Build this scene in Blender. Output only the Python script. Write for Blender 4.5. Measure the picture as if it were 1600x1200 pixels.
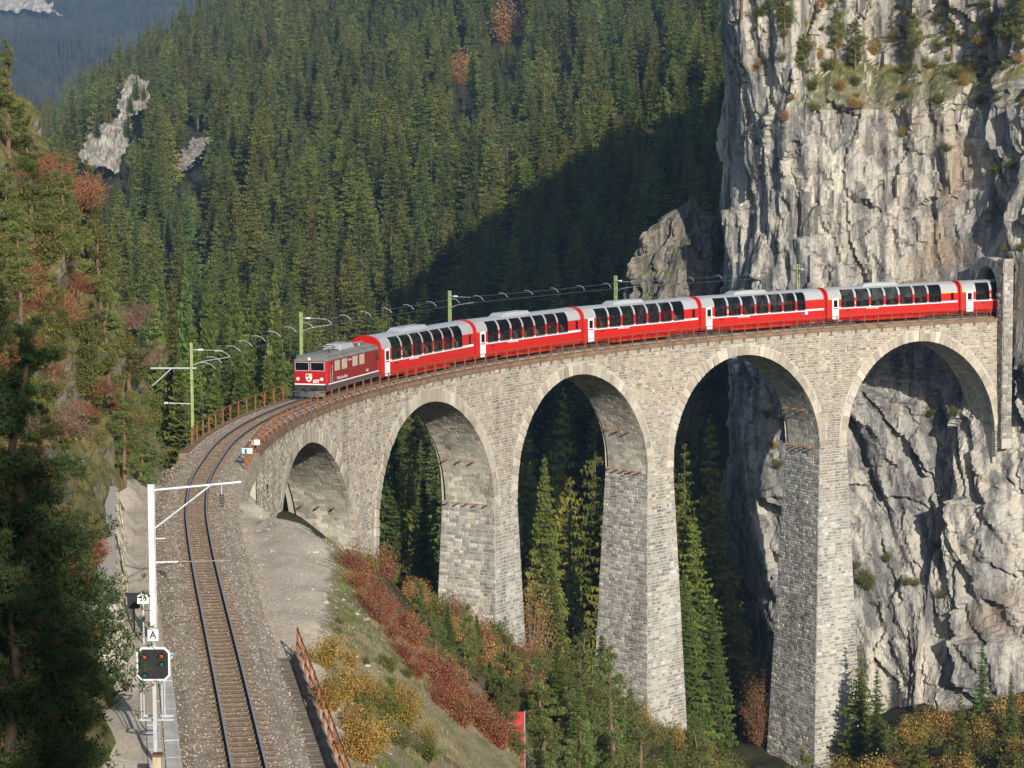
import bpy, math, random
import numpy as np
from mathutils import Vector, Matrix

for o in list(bpy.data.objects): bpy.data.objects.remove(o, do_unlink=True)
scene = bpy.context.scene
col = scene.collection
random.seed(7); RNG = np.random.default_rng(7)

# ------------------------------------------------------------------ camera
CAMZ = 12.8698; PITCH = -0.085244; ROLL = -0.00491; FPX = 3562.63
cd = bpy.data.cameras.new('camera'); cam = bpy.data.objects.new('camera', cd); col.objects.link(cam)
cd.sensor_width = 36.0; cd.lens = FPX / 1600 * 36.0; cd.clip_start = 0.5; cd.clip_end = 9000
_fw = Vector((0, math.cos(PITCH), math.sin(PITCH))); _r0 = Vector((1, 0, 0)); _u0 = _r0.cross(_fw)
_c, _s = math.cos(ROLL), math.sin(ROLL)
_rt = _r0 * _c + _u0 * _s; _up = _u0 * _c - _r0 * _s
cam.matrix_world = Matrix(((_rt.x, _up.x, -_fw.x, 0), (_rt.y, _up.y, -_fw.y, 0), (_rt.z, _up.z, -_fw.z, CAMZ), (0, 0, 0, 1)))
scene.camera = cam

def ray(u, v): return _fw * FPX + _rt * (u - 800) - _up * (v - 600)
def atY(u, v, Y):
    d = ray(u, v); t = Y / d.y
    return (d.x * t, Y, CAMZ + d.z * t)
def px(X, Y, Z):
    d = Vector((X, Y, Z - CAMZ)); w = d.dot(_fw)
    return 800 + FPX * d.dot(_rt) / w, 600 - FPX * d.dot(_up) / w

# ------------------------------------------------------------------ light
SUN_PHI = 0.325; SUN_EL = math.radians(20)
world = bpy.data.worlds.new('World'); scene.world = world; world.use_nodes = True
wn = world.node_tree.nodes; wl = world.node_tree.links
bg = wn['Background']; sky = wn.new('ShaderNodeTexSky'); sky.sky_type = 'NISHITA'; sky.sun_disc = False
sky.sun_elevation = SUN_EL; sky.sun_rotation = math.atan2(math.sin(SUN_PHI), -math.cos(SUN_PHI))
sky.air_density = 1.0; sky.dust_density = 1.0; sky.altitude = 1000
wl.new(sky.outputs[0], bg.inputs[0]); bg.inputs[1].default_value = 0.13
sd = bpy.data.lights.new('sun', 'SUN'); sun = bpy.data.objects.new('sun', sd); col.objects.link(sun)
sd.energy = 5.0; sd.angle = math.radians(0.5); sd.color = (1.0, 0.93, 0.82)
sdir = Vector((-math.sin(SUN_PHI) * math.cos(SUN_EL), math.cos(SUN_PHI) * math.cos(SUN_EL), -math.sin(SUN_EL)))
sun.rotation_euler = sdir.to_track_quat('-Z', 'Y').to_euler(); sun.location = (100, -200, 150)
scene.view_settings.view_transform = 'Standard'; scene.view_settings.look = 'None'
scene.view_settings.exposure = 0.22; scene.view_settings.gamma = 1.0
scene.render.engine = 'CYCLES'
scene.cycles.volume_bounces = 0; scene.cycles.max_bounces = 6
scene.cycles.transparent_max_bounces = 8

# ------------------------------------------------------------------ noise (numpy)
_perm = np.random.default_rng(3).permutation(256); _perm = np.concatenate([_perm, _perm, _perm])
_g = np.random.default_rng(4).normal(size=(256, 3)); _g /= np.linalg.norm(_g, axis=1)[:, None]
def gn(x, y, z):
    x, y, z = np.broadcast_arrays(np.asarray(x, float), np.asarray(y, float), np.asarray(z, float))
    xi = np.floor(x).astype(int); yi = np.floor(y).astype(int); zi = np.floor(z).astype(int)
    xf, yf, zf = x - xi, y - yi, z - zi
    xi &= 255; yi &= 255; zi &= 255
    u = xf ** 3 * (xf * (xf * 6 - 15) + 10); v = yf ** 3 * (yf * (yf * 6 - 15) + 10); w = zf ** 3 * (zf * (zf * 6 - 15) + 10)
    def cr(a, b, c):
        h = _perm[_perm[_perm[(xi + a) & 255] + ((yi + b) & 255)] + ((zi + c) & 255)]
        g = _g[h]; return g[..., 0] * (xf - a) + g[..., 1] * (yf - b) + g[..., 2] * (zf - c)
    def L(a, b, t): return a + (b - a) * t
    return L(L(L(cr(0,0,0), cr(1,0,0), u), L(cr(0,1,0), cr(1,1,0), u), v),
             L(L(cr(0,0,1), cr(1,0,1), u), L(cr(0,1,1), cr(1,1,1), u), v), w) * 1.5
def fbm(x, y, z, o=4, gain=.5):
    r = 0; a = 1.0; f = 1.0
    for k in range(o): r = r + a * gn(x * f + 17.3 * k, y * f + 5.1 * k, z * f + 9.7 * k); a *= gain; f *= 2.03
    return r
def ridged(x, y, z, o=4, gain=.5):
    r = 0; a = 1.0; f = 1.0
    for k in range(o): r = r + a * (1 - 2 * np.abs(gn(x * f + 31.7 * k, y * f + 3.3 * k, z * f + 7.9 * k))); a *= gain; f *= 2.07
    return r

def facets(u, v, seed, amp, tilt):
    """broken rock: every cell of a random tiling is a tilted plane of its own"""
    i = np.floor(u).astype(int); j = np.floor(v).astype(int); best = np.full(u.shape, 1e9); out = np.zeros(u.shape)
    for di in (-1, 0, 1):
        for dj in (-1, 0, 1):
            ii, jj = i + di, j + dj; h = _perm[(_perm[(ii + seed) & 255] + jj) & 255]; h2 = _perm[(h + 57 + seed) & 255]; h3 = _perm[(h2 + 91) & 255]; h4 = _perm[(h3 + 13) & 255]
            cu = ii + .1 + .8 * h / 255; cv = jj + .1 + .8 * h2 / 255; d = (u - cu) ** 2 + (v - cv) ** 2
            val = amp * (h3 / 127.5 - 1) + tilt * ((u - cu) * (h4 / 127.5 - 1) * 2 + (v - cv) * (h / 127.5 - 1))
            m = d < best; best = np.where(m, d, best); out = np.where(m, val, out)
    return out

# ------------------------------------------------------------------ mesh helpers
def mesh_np(name, V, faces, mats=(), cols=None, smooth=False, mi=None):
    """V (n,3); faces: list of int arrays (m,3) or (m,4); cols per vertex (n,3)"""
    me = bpy.data.meshes.new(name); V = np.asarray(V, np.float32)
    me.vertices.add(len(V)); me.vertices.foreach_set('co', V.ravel())
    fl = [np.asarray(f, np.int32) for f in faces if len(f)]
    tot = sum(f.size for f in fl); nf = sum(len(f) for f in fl)
    me.loops.add(tot); me.polygons.add(nf)
    me.loops.foreach_set('vertex_index', np.concatenate([f.ravel() for f in fl]))
    sizes = np.concatenate([np.full(len(f), f.shape[1], np.int32) for f in fl])
    st = np.concatenate([[0], np.cumsum(sizes)[:-1]]).astype(np.int32)
    me.polygons.foreach_set('loop_start', st); me.polygons.foreach_set('loop_total', sizes)
    if mi is not None: me.polygons.foreach_set('material_index', np.asarray(mi, np.int32))
    me.update(calc_edges=True)
    if cols is not None:
        a = me.color_attributes.new('Col', 'FLOAT_COLOR', 'POINT')
        c = np.ones((len(V), 4), np.float32); c[:, :3] = cols; a.data.foreach_set('color', c.ravel())
    me.polygons.foreach_set('use_smooth', np.full(nf, smooth, bool))
    for m in mats: me.materials.append(m)
    me.validate()
    return me
def link(name, data, parent=None, loc=None, rz=None):
    o = bpy.data.objects.new(name, data); col.objects.link(o)
    if parent is not None: o.parent = parent
    if loc is not None: o.location = loc
    if rz is not None: o.rotation_euler = (0, 0, rz)
    return o
def tag(o, label=None, cat=None, group=None, kind=None):
    if label: o['label'] = label
    if cat: o['category'] = cat
    if group: o['group'] = group
    if kind: o['kind'] = kind
    return o
def thing(name, label, cat, loc=(0, 0, 0), rz=0.0, group=None):
    o = link(name, None, None, loc, rz); o.empty_display_size = .3
    return tag(o, label, cat, group)
def struct(name, me):
    o = link(name, me); o['kind'] = 'structure'; return o
def copy_tree(o, parent=None):
    c = o.copy(); col.objects.link(c); c.parent = parent
    for ch in list(o.children): copy_tree(ch, c)
    return c

class MB:
    def __init__(s): s.v = []; s.f = []; s.m = []; s.c = []; s.k = None
    def add(s, vs, fs, mi=0):
        n = len(s.v); s.v += [tuple(p) for p in vs]; s.f += [tuple(i + n for i in f) for f in fs]; s.m += [mi] * len(fs)
        if s.k is not None or s.c: s.c += [s.k or (1, 1, 1)] * len(vs)
    def box(s, x0, x1, y0, y1, z0, z1, mi=0):
        s.add([(x0,y0,z0),(x1,y0,z0),(x1,y1,z0),(x0,y1,z0),(x0,y0,z1),(x1,y0,z1),(x1,y1,z1),(x0,y1,z1)],
              [(3,2,1,0),(4,5,6,7),(0,1,5,4),(1,2,6,5),(2,3,7,6),(3,0,4,7)], mi)
    def hexa(s, p, mi=0):   # 8 points, bottom loop then top loop
        s.add(p, [(3,2,1,0),(4,5,6,7),(0,1,5,4),(1,2,6,5),(2,3,7,6),(3,0,4,7)], mi)
    def bar(s, a, b, w, h=None, up=(0,0,1), mi=0):
        a = Vector(a); b = Vector(b); h = h or w; t = (b - a).normalized(); u = Vector(up)
        if abs(t.dot(u)) > .95: u = Vector((1, 0, 0))
        x = t.cross(u).normalized(); y = x.cross(t)
        q = [x*(-w/2)+y*(-h/2), x*(w/2)+y*(-h/2), x*(w/2)+y*(h/2), x*(-w/2)+y*(h/2)]
        s.hexa([a + k for k in q] + [b + k for k in q], mi)
    def tube(s, pts, r, n=6, mi=0, cap=True):
        pts = [Vector(p) for p in pts]; rs = r if hasattr(r, '__len__') else [r] * len(pts)
        vs = []; fs = []
        for i, p in enumerate(pts):
            t = (pts[min(i+1, len(pts)-1)] - pts[max(i-1, 0)]).normalized()
            u = Vector((0,0,1)) if abs(t.z) < .9 else Vector((1,0,0))
            x = t.cross(u).normalized(); y = x.cross(t)
            for k in range(n):
                a = 2*math.pi*k/n; vs.append(p + (x*math.cos(a) + y*math.sin(a)) * rs[i])
        for i in range(len(pts)-1):
            for k in range(n):
                k2 = (k+1) % n; fs.append((i*n+k, i*n+k2, (i+1)*n+k2, (i+1)*n+k))
        if cap: fs.append(tuple(range(n))[::-1]); fs.append(tuple((len(pts)-1)*n+k for k in range(n)))
        s.add(vs, fs, mi)
    def cyl(s, a, b, r, n=12, mi=0): s.tube([a, b], r, n, mi)
    def loft(s, loops, mi=0, cap=True, closed=True):
        n = len(loops[0]); vs = [p for l in loops for p in l]; fs = []
        for i in range(len(loops)-1):
            for k in range(n if closed else n-1):
                k2 = (k+1) % n; fs.append((i*n+k, i*n+k2, (i+1)*n+k2, (i+1)*n+k))
        if cap: fs.append(tuple(range(n))[::-1]); fs.append(tuple((len(loops)-1)*n+k for k in range(n)))
        s.add(vs, fs, mi)
    def mesh(s, name, mats, smooth=False):
        me = bpy.data.meshes.new(name); me.from_pydata(s.v, [], s.f)
        for m in (mats if isinstance(mats, (list, tuple)) else [mats]): me.materials.append(m)
        me.polygons.foreach_set('material_index', s.m)
        if s.c:
            a = me.color_attributes.new('Col', 'FLOAT_COLOR', 'POINT')
            for i, c in enumerate(s.c): a.data[i].color = (*c, 1)
        if smooth: me.polygons.foreach_set('use_smooth', [True] * len(s.f))
        me.update(); return me
    def build(s, name, mats, parent=None, smooth=False, loc=None):
        return link(name, s.mesh(name, mats, smooth), parent, loc)

def text_mesh(txt, size, mat, bold=0.0):
    cu = bpy.data.curves.new('txt', 'FONT'); cu.body = txt; cu.size = size; cu.align_x = 'CENTER'; cu.align_y = 'CENTER'; cu.offset = bold
    cu.resolution_u = 2
    ob = bpy.data.objects.new('txt', cu); col.objects.link(ob)
    dg = bpy.context.evaluated_depsgraph_get(); me = bpy.data.meshes.new_from_object(ob.evaluated_get(dg))
    bpy.data.objects.remove(ob, do_unlink=True); me.materials.clear(); me.materials.append(mat)
    return me

# ------------------------------------------------------------------ materials
def _nt(name):
    m = bpy.data.materials.new(name); m.use_nodes = True; nt = m.node_tree
    return m, nt, nt.nodes, nt.links, nt.nodes['Principled BSDF']
def ramp(N, stops, interp='LINEAR'):
    r = N.new('ShaderNodeValToRGB'); e = r.color_ramp.elements; r.color_ramp.interpolation = interp
    while len(e) < len(stops): e.new(.5)
    for k, (p, c) in enumerate(stops): e[k].position = p; e[k].color = (*c, 1) if len(c) == 3 else c
    return r
def noise_node(N, L, vec, scale, detail=4, rough=.55):
    n = N.new('ShaderNodeTexNoise'); n.inputs['Scale'].default_value = scale; n.inputs['Detail'].default_value = detail
    n.inputs['Roughness'].default_value = rough
    if vec is not None: L.new(vec, n.inputs['Vector'])
    return n
def mapping(N, L, src, sc=(1,1,1), rot=(0,0,0)):
    m = N.new('ShaderNodeMapping'); m.inputs['Scale'].default_value = sc; m.inputs['Rotation'].default_value = rot; L.new(src, m.inputs[0]); return m.outputs[0]
def mixc(N, L, fac, a, b, mode='MIX'):
    m = N.new('ShaderNodeMix'); m.data_type = 'RGBA'; m.blend_type = mode
    for sock, v in ((0, fac), (6, a), (7, b)):
        if hasattr(v, 'is_linked') or hasattr(v, 'links'): L.new(v, m.inputs[sock])
        elif isinstance(v, (int, float)): m.inputs[sock].default_value = v
        else: m.inputs[sock].default_value = (*v, 1)
    return m.outputs[2]
def bump(N, L, P, h, strength=.4, dist=.05):
    b = N.new('ShaderNodeBump'); b.inputs['Strength'].default_value = strength; b.inputs['Distance'].default_value = dist
    L.new(h, b.inputs['Height']); L.new(b.outputs[0], P.inputs['Normal']); return b

def M_plain(name, c, rough=.6, metal=0, var=.15, scale=3.0, bmp=.0, spec=.5, dirt=None):
    m, nt, N, L, P = _nt(name); P.inputs['Roughness'].default_value = rough; P.inputs['Metallic'].default_value = metal
    P.inputs['Specular IOR Level'].default_value = spec
    tc = N.new('ShaderNodeTexCoord'); n = noise_node(N, L, tc.outputs['Object'], scale, 5, .6)
    d = tuple(x * (1 - var) for x in c); e = tuple(min(1, x * (1 + var)) for x in c)
    r = ramp(N, [(.3, d), (.7, e)]); L.new(n.outputs[0], r.inputs[0]); out = r.outputs[0]
    if dirt:
        n2 = noise_node(N, L, tc.outputs['Object'], scale * .45, 6, .65); r2 = ramp(N, [(.5, (0,0,0)), (.72, (.7,.7,.7))]); L.new(n2.outputs[0], r2.inputs[0])
        out = mixc(N, L, r2.outputs[0], out, dirt)
    L.new(out, P.inputs['Base Color'])
    if bmp: bump(N, L, P, n.outputs[0], bmp, .03)
    return m
def M_attr(name, rough=.8, var=.25, nscale=6.0, bmp=.3, bdist=.03, objvar=0.0, transl=0.0, spec=.3, stain=False):
    """colour from the Col attribute, modulated by noise and by object"""
    m, nt, N, L, P = _nt(name); P.inputs['Roughness'].default_value = rough; P.inputs['Specular IOR Level'].default_value = spec
    a = N.new('ShaderNodeVertexColor'); a.layer_name = 'Col'
    tc = N.new('ShaderNodeTexCoord'); n = noise_node(N, L, tc.outputs['Object'], nscale, 4, .6)
    r = ramp(N, [(.25, (1 - var,) * 3), (.75, (1 + var,) * 3)]); L.new(n.outputs[0], r.inputs[0])
    out = mixc(N, L, 1.0, a.outputs[0], r.outputs[0], 'MULTIPLY')
    if stain:
        gp = N.new('ShaderNodeNewGeometry'); st = mapping(N, L, gp.outputs['Position'], (.55, .55, .10)); s1 = noise_node(N, L, st, 1.0, 5, .65); s2 = noise_node(N, L, st, 2.3, 4, .6)
        k1 = ramp(N, [(.32, (.58,.56,.53)), (.50, (1,1,1)), (.68, (1.18,1.15,1.09))]); L.new(s1.outputs[0], k1.inputs[0]); out = mixc(N, L, 1.0, out, k1.outputs[0], 'MULTIPLY')
        k2 = ramp(N, [(.60, (0,0,0)), (.74, (.45,.45,.45))]); L.new(s2.outputs[0], k2.inputs[0]); out = mixc(N, L, k2.outputs[0], out, (.50,.485,.44))
    if objvar:
        oi = N.new('ShaderNodeObjectInfo'); h = N.new('ShaderNodeHueSaturation')
        mr = N.new('ShaderNodeMapRange'); mr.inputs[3].default_value = 1 - objvar; mr.inputs[4].default_value = 1 + objvar
        L.new(oi.outputs['Random'], mr.inputs[0]); L.new(mr.outputs[0], h.inputs['Value'])
        mu = N.new('ShaderNodeMath'); mu.operation = 'MULTIPLY'; mu.inputs[1].default_value = 7.31; L.new(oi.outputs['Random'], mu.inputs[0])
        fr = N.new('ShaderNodeMath'); fr.operation = 'FRACT'; L.new(mu.outputs[0], fr.inputs[0])
        mr2 = N.new('ShaderNodeMapRange'); mr2.inputs[3].default_value = .5 - objvar * .10; mr2.inputs[4].default_value = .5 + objvar * .06
        L.new(fr.outputs[0], mr2.inputs[0]); L.new(mr2.outputs[0], h.inputs['Hue'])
        L.new(out, h.inputs['Color']); out = h.outputs[0]
    L.new(out, P.inputs['Base Color'])
    if bmp: bump(N, L, P, n.outputs[0], bmp, bdist)
    if transl:
        t = N.new('ShaderNodeBsdfTranslucent'); L.new(out, t.inputs[0]); ms = N.new('ShaderNodeMixShader'); ms.inputs[0].default_value = transl
        L.new(P.outputs[0], ms.inputs[1]); L.new(t.outputs[0], ms.inputs[2]); L.new(ms.outputs[0], N['Material Output'].inputs[0])
    return m
def M_glass_dark(name, c=(.012, .014, .016), rough=.04, alpha=.55):
    m, nt, N, L, P = _nt(name); P.inputs['Base Color'].default_value = (*c, 1); P.inputs['Roughness'].default_value = rough
    P.inputs['Specular IOR Level'].default_value = .6
    t = N.new('ShaderNodeBsdfTransparent'); t.inputs[0].default_value = (.55, .6, .6, 1)
    ms = N.new('ShaderNodeMixShader'); ms.inputs[0].default_value = alpha
    L.new(t.outputs[0], ms.inputs[1]); L.new(P.outputs[0], ms.inputs[2]); L.new(ms.outputs[0], N['Material Output'].inputs[0])
    return m

def M_rock(name, grey=(.35,.335,.31), cream=(.66,.60,.49), dark=(.14,.138,.135), ochre=(.36,.26,.17), green=(.075,.10,.03), moss=.0, vs=.16, turf=(15.0, 25.0)):
    m, nt, N, L, P = _nt(name); P.inputs['Roughness'].default_value = .92; P.inputs['Specular IOR Level'].default_value = .15
    g = N.new('ShaderNodeNewGeometry'); pos = g.outputs['Position']
    st = mapping(N, L, pos, (1, 1, vs))
    n1 = noise_node(N, L, st, .22, 6, .62); n2 = noise_node(N, L, st, .75, 6, .65); n3 = noise_node(N, L, pos, .12, 3, .5)
    n4 = noise_node(N, L, pos, 3.2, 6, .7)
    r1 = ramp(N, [(.42, grey), (.66, cream)]); L.new(n1.outputs[0], r1.inputs[0])
    r2 = ramp(N, [(.42, (1,1,1)), (.54, (0,0,0))]); L.new(n2.outputs[0], r2.inputs[0])
    c = mixc(N, L, r2.outputs[0], r1.outputs[0], dark)
    mm = N.new('ShaderNodeMath'); mm.operation = 'MULTIPLY'; mm.inputs[1].default_value = .9; L.new(r2.outputs[0], mm.inputs[0])
    c = mixc(N, L, mm.outputs[0], r1.outputs[0], dark)
    r3 = ramp(N, [(.60, (0,0,0)), (.74, (.6,.6,.6))]); L.new(n3.outputs[0], r3.inputs[0]); c = mixc(N, L, r3.outputs[0], c, ochre)
    r4 = ramp(N, [(.3, (.72,.72,.72)), (.7, (1.2,1.2,1.2))]); L.new(n4.outputs[0], r4.inputs[0]); c = mixc(N, L, 1.0, c, r4.outputs[0], 'MULTIPLY')
    # moss and turf on ledges that face up
    sx = N.new('ShaderNodeSeparateXYZ'); L.new(g.outputs['Normal'], sx.inputs[0])
    n5 = noise_node(N, L, pos, .5, 5, .6); ad = N.new('ShaderNodeMath'); ad.operation = 'MULTIPLY_ADD'; ad.inputs[1].default_value = .7; L.new(n5.outputs[0], ad.inputs[0]); L.new(sx.outputs[2], ad.inputs[2])
    r5 = ramp(N, [(.86 - moss, (0,0,0)), (.98 - moss, (1,1,1))]); L.new(ad.outputs[0], r5.inputs[0])
    n6 = noise_node(N, L, pos, 1.4, 4, .6); r6 = ramp(N, [(.35, green), (.65, (.20,.17,.07))]); L.new(n6.outputs[0], r6.inputs[0])
    n7 = noise_node(N, L, pos, .16, 3, .5); r7 = ramp(N, [(.50 - moss * .5, (0,0,0)), (.58 - moss * .5, (1,1,1))]); L.new(n7.outputs[0], r7.inputs[0])
    sz_ = N.new('ShaderNodeSeparateXYZ'); L.new(pos, sz_.inputs[0]); hi = N.new('ShaderNodeMapRange'); hi.inputs[1].default_value = turf[0]; hi.inputs[2].default_value = turf[1]; L.new(sz_.outputs[2], hi.inputs[0])
    hs = N.new('ShaderNodeMath'); hs.operation = 'MULTIPLY_ADD'; hs.inputs[1].default_value = .17; L.new(hi.outputs[0], hs.inputs[0]); L.new(ad.outputs[0], hs.inputs[2]); L.new(hs.outputs[0], r5.inputs[0])
    mx_ = N.new('ShaderNodeMath'); mx_.operation = 'MULTIPLY_ADD'; mx_.use_clamp = True; mx_.inputs[1].default_value = 1.0 if moss > 0 else 0.0; L.new(r7.outputs[0], mx_.inputs[0]); L.new(hi.outputs[0], mx_.inputs[2])
    mk = N.new('ShaderNodeMath'); mk.operation = 'MULTIPLY'; L.new(r5.outputs[0], mk.inputs[0]); L.new(mx_.outputs[0], mk.inputs[1])
    c = mixc(N, L, mk.outputs[0], c, r6.outputs[0])
    L.new(c, P.inputs['Base Color'])
    b1 = N.new('ShaderNodeBump'); b1.inputs['Strength'].default_value = .9; b1.inputs['Distance'].default_value = .30; L.new(n4.outputs[0], b1.inputs['Height'])
    b2 = N.new('ShaderNodeBump'); b2.inputs['Strength'].default_value = .5; b2.inputs['Distance'].default_value = .5; L.new(n2.outputs[0], b2.inputs['Height']); L.new(b1.outputs[0], b2.inputs['Normal'])
    L.new(b2.outputs[0], P.inputs['Normal'])
    return m
def M_soil(name, a, b, c2, scale=.6, bmpd=.08, fine=9.0, attr=False):
    m, nt, N, L, P = _nt(name); P.inputs['Roughness'].default_value = .95; P.inputs['Specular IOR Level'].default_value = .1
    g = N.new('ShaderNodeNewGeometry'); pos = g.outputs['Position']
    n1 = noise_node(N, L, pos, scale, 6, .65); n2 = noise_node(N, L, pos, scale * 3.1, 5, .6); n3 = noise_node(N, L, pos, fine, 4, .7)
    r1 = ramp(N, [(.38, a), (.62, b)]); L.new(n1.outputs[0], r1.inputs[0])
    r2 = ramp(N, [(.52, (0,0,0)), (.66, (1,1,1))]); L.new(n2.outputs[0], r2.inputs[0])
    c = mixc(N, L, r2.outputs[0], r1.outputs[0], c2)
    r3 = ramp(N, [(.3, (.6,.6,.6)), (.7, (1.3,1.3,1.3))]); L.new(n3.outputs[0], r3.inputs[0]); c = mixc(N, L, 1.0, c, r3.outputs[0], 'MULTIPLY')
    if attr: av = N.new('ShaderNodeVertexColor'); av.layer_name = 'Col'; c = mixc(N, L, 1.0, c, av.outputs[0], 'MULTIPLY')
    L.new(c, P.inputs['Base Color']); bump(N, L, P, n3.outputs[0], .6, bmpd)
    return m
def M_masonry(name, c1, c2, mort, bw=.55, bh=.28):
    """procedural blocks for faces that the camera does not see square on"""
    m, nt, N, L, P = _nt(name); P.inputs['Roughness'].default_value = .9; P.inputs['Specular IOR Level'].default_value = .15
    g = N.new('ShaderNodeNewGeometry'); pos = g.outputs['Position']
    n = noise_node(N, L, pos, 1.3, 5, .6); n2 = noise_node(N, L, pos, 7, 4, .6)
    r = ramp(N, [(.35, c1), (.65, c2)]); L.new(n.outputs[0], r.inputs[0])
    r2 = ramp(N, [(.45, (1,1,1)), (.62, (0,0,0))]); L.new(n2.outputs[0], r2.inputs[0])
    c = mixc(N, L, r2.outputs[0], r.outputs[0], mort); L.new(c, P.inputs['Base Color'])
    bump(N, L, P, n2.outputs[0], .6, .05); return m

def M_ground(name):
    """dry slope, forest floor and gravel mixed by the weights stored in Col"""
    m, nt, N, L, P = _nt(name); P.inputs['Roughness'].default_value = .95; P.inputs['Specular IOR Level'].default_value = .1
    g = N.new('ShaderNodeNewGeometry'); pos = g.outputs['Position']; a = N.new('ShaderNodeVertexColor'); a.layer_name = 'Col'
    sp = N.new('ShaderNodeSeparateColor'); L.new(a.outputs[0], sp.inputs[0])
    n1 = noise_node(N, L, pos, .35, 6, .65); n2 = noise_node(N, L, pos, 1.2, 5, .6); n3 = noise_node(N, L, pos, 7, 5, .7); n4 = noise_node(N, L, pos, 1.7, 6, .7)
    r1 = ramp(N, [(.36, (.19,.155,.09)), (.62, (.30,.25,.165))]); L.new(n1.outputs[0], r1.inputs[0])
    r2 = ramp(N, [(.50, (0,0,0)), (.64, (1,1,1))]); L.new(n2.outputs[0], r2.inputs[0]); c = mixc(N, L, r2.outputs[0], r1.outputs[0], (.14,.15,.05))
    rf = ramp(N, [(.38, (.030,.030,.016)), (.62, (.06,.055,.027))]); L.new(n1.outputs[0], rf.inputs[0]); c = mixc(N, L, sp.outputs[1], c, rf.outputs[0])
    rg = ramp(N, [(.30, (.40,.335,.25)), (.52, (.51,.44,.34)), (.72, (.59,.52,.415))]); L.new(n1.outputs[0], rg.inputs[0])
    ad = N.new('ShaderNodeMath'); ad.operation = 'MULTIPLY_ADD'; ad.inputs[1].default_value = 1.1; L.new(n4.outputs[0], ad.inputs[0]); L.new(sp.outputs[0], ad.inputs[2])
    rw = ramp(N, [(.96, (0,0,0)), (1.0, (1,1,1))]); sb = N.new('ShaderNodeMath'); sb.operation = 'SUBTRACT'; sb.inputs[1].default_value = .10; L.new(ad.outputs[0], sb.inputs[0]); L.new(sb.outputs[0], rw.inputs[0])
    rw.color_ramp.elements[0].position = .88; rw.color_ramp.elements[1].position = 1.0
    c = mixc(N, L, rw.outputs[0], c, rg.outputs[0])
    r3 = ramp(N, [(.3, (.68,.68,.68)), (.7, (1.25,1.25,1.25))]); L.new(n3.outputs[0], r3.inputs[0]); c = mixc(N, L, 1.0, c, r3.outputs[0], 'MULTIPLY')
    L.new(c, P.inputs['Base Color']); bump(N, L, P, n3.outputs[0], .6, .06); return m

MAT = {}
MAT['ground'] = M_ground('ground_mix')
MAT['stone'] = M_attr('stone_blocks', .9, .22, 5.0, .5, .03, 0.0, 0, .15, True)
MAT['pebble'] = M_attr('pebble', .9, .2, 9.0, .3, .02, 0.0, 0, .15)
MAT['mortar'] = M_masonry('mortar', (.40,.36,.30), (.52,.48,.41), (.44,.41,.35))
MAT['foliage'] = M_attr('foliage', .75, .18, 1.5, 0, .01, .30, .38, .2)
MAT['leaf'] = M_attr('leaf', .7, .2, 2.0, 0, .01, .16, .3, .2)
MAT['bark'] = M_plain('bark', (.13,.10,.08), .95, 0, .4, 4, .4, .1)
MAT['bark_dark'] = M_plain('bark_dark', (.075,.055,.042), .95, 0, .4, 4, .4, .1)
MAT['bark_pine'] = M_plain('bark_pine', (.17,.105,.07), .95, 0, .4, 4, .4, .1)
MAT['rock'] = M_rock('limestone')
MAT['crag'] = M_rock('crag_rock', (.20,.185,.16), (.32,.28,.22), (.09,.085,.08), (.26,.19,.12), moss=.05)
MAT['hillrock'] = M_rock('hill_rock', (.20,.185,.165), (.30,.27,.21), (.09,.085,.08), (.24,.18,.10), (.09,.085,.03), .35, .6, (-30.0, -20.0))
MAT['forest_floor'] = M_soil('forest_floor', (.030,.030,.016), (.055,.05,.025), (.04,.05,.018), .08, .3, 1.2)
MAT['slope'] = M_soil('grass_slope', (.20,.165,.10), (.30,.25,.165), (.15,.15,.055), .35, .1, 6)
MAT['gravel_path'] = M_soil('gravel_path', (.36,.315,.25), (.46,.41,.33), (.32,.28,.22), .25, .05, 9)
MAT['ballast'] = M_soil('ballast', (.33,.275,.21), (.42,.36,.285), (.30,.24,.175), .5, .08, 14, True)
MAT['rust'] = M_plain('rusty_iron', (.25,.088,.036), .85, .0, .35, 6, .2, .2)
MAT['rust_dark'] = M_plain('rusty_dark', (.15,.07,.04), .85, 0, .3, 5, .2, .2)
MAT['deck_edge'] = M_plain('deck_edge', (.21,.135,.085), .9, 0, .35, 1.2, .3, .2)
MAT['rail_top'] = M_plain('rail_top', (.30,.30,.31), .45, .2, .1, 2)
MAT['corbel'] = M_plain('corbel_shade_tone', (.17,.145,.12), .9, 0, .3, 3, .3, .1)  # corbels darkened: the shade below the deck edge is put into this colour
MAT['rail_side'] = M_plain('rail_side', (.085,.066,.055), .8, 0, .3, 6, 0, .2)
MAT['sleeper'] = M_plain('sleeper', (.21,.145,.095), .9, 0, .3, 4, .3, .1)
MAT['galv'] = M_plain('galvanised', (.50,.52,.53), .5, .3, .12, 3)
MAT['white_mast'] = M_plain('white_mast', (.55,.56,.555), .55, .1, .14, 2, 0, .5, (.42,.41,.385))
MAT['green_mast'] = M_plain('green_mast', (.29,.35,.145), .6, 0, .14, 3)
MAT['wire'] = M_plain('wire', (.30,.32,.32), .5, .5, .1, 2)
MAT['arm'] = M_plain('arm_tube', (.62,.66,.68), .4, .3, .1, 2)
MAT['insul'] = M_plain('insulator', (.09,.055,.04), .25, 0, .1, 2)
MAT['red'] = M_plain('coach_red', (.50,.014,.010), .32, 0, .05, .8, 0, .5)
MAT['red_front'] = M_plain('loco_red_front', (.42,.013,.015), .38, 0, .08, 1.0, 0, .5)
MAT['red_side'] = M_plain('loco_red_side', (.235,.016,.017), .5, 0, .16, .9, 0, .4, (.17,.028,.024))
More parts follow.
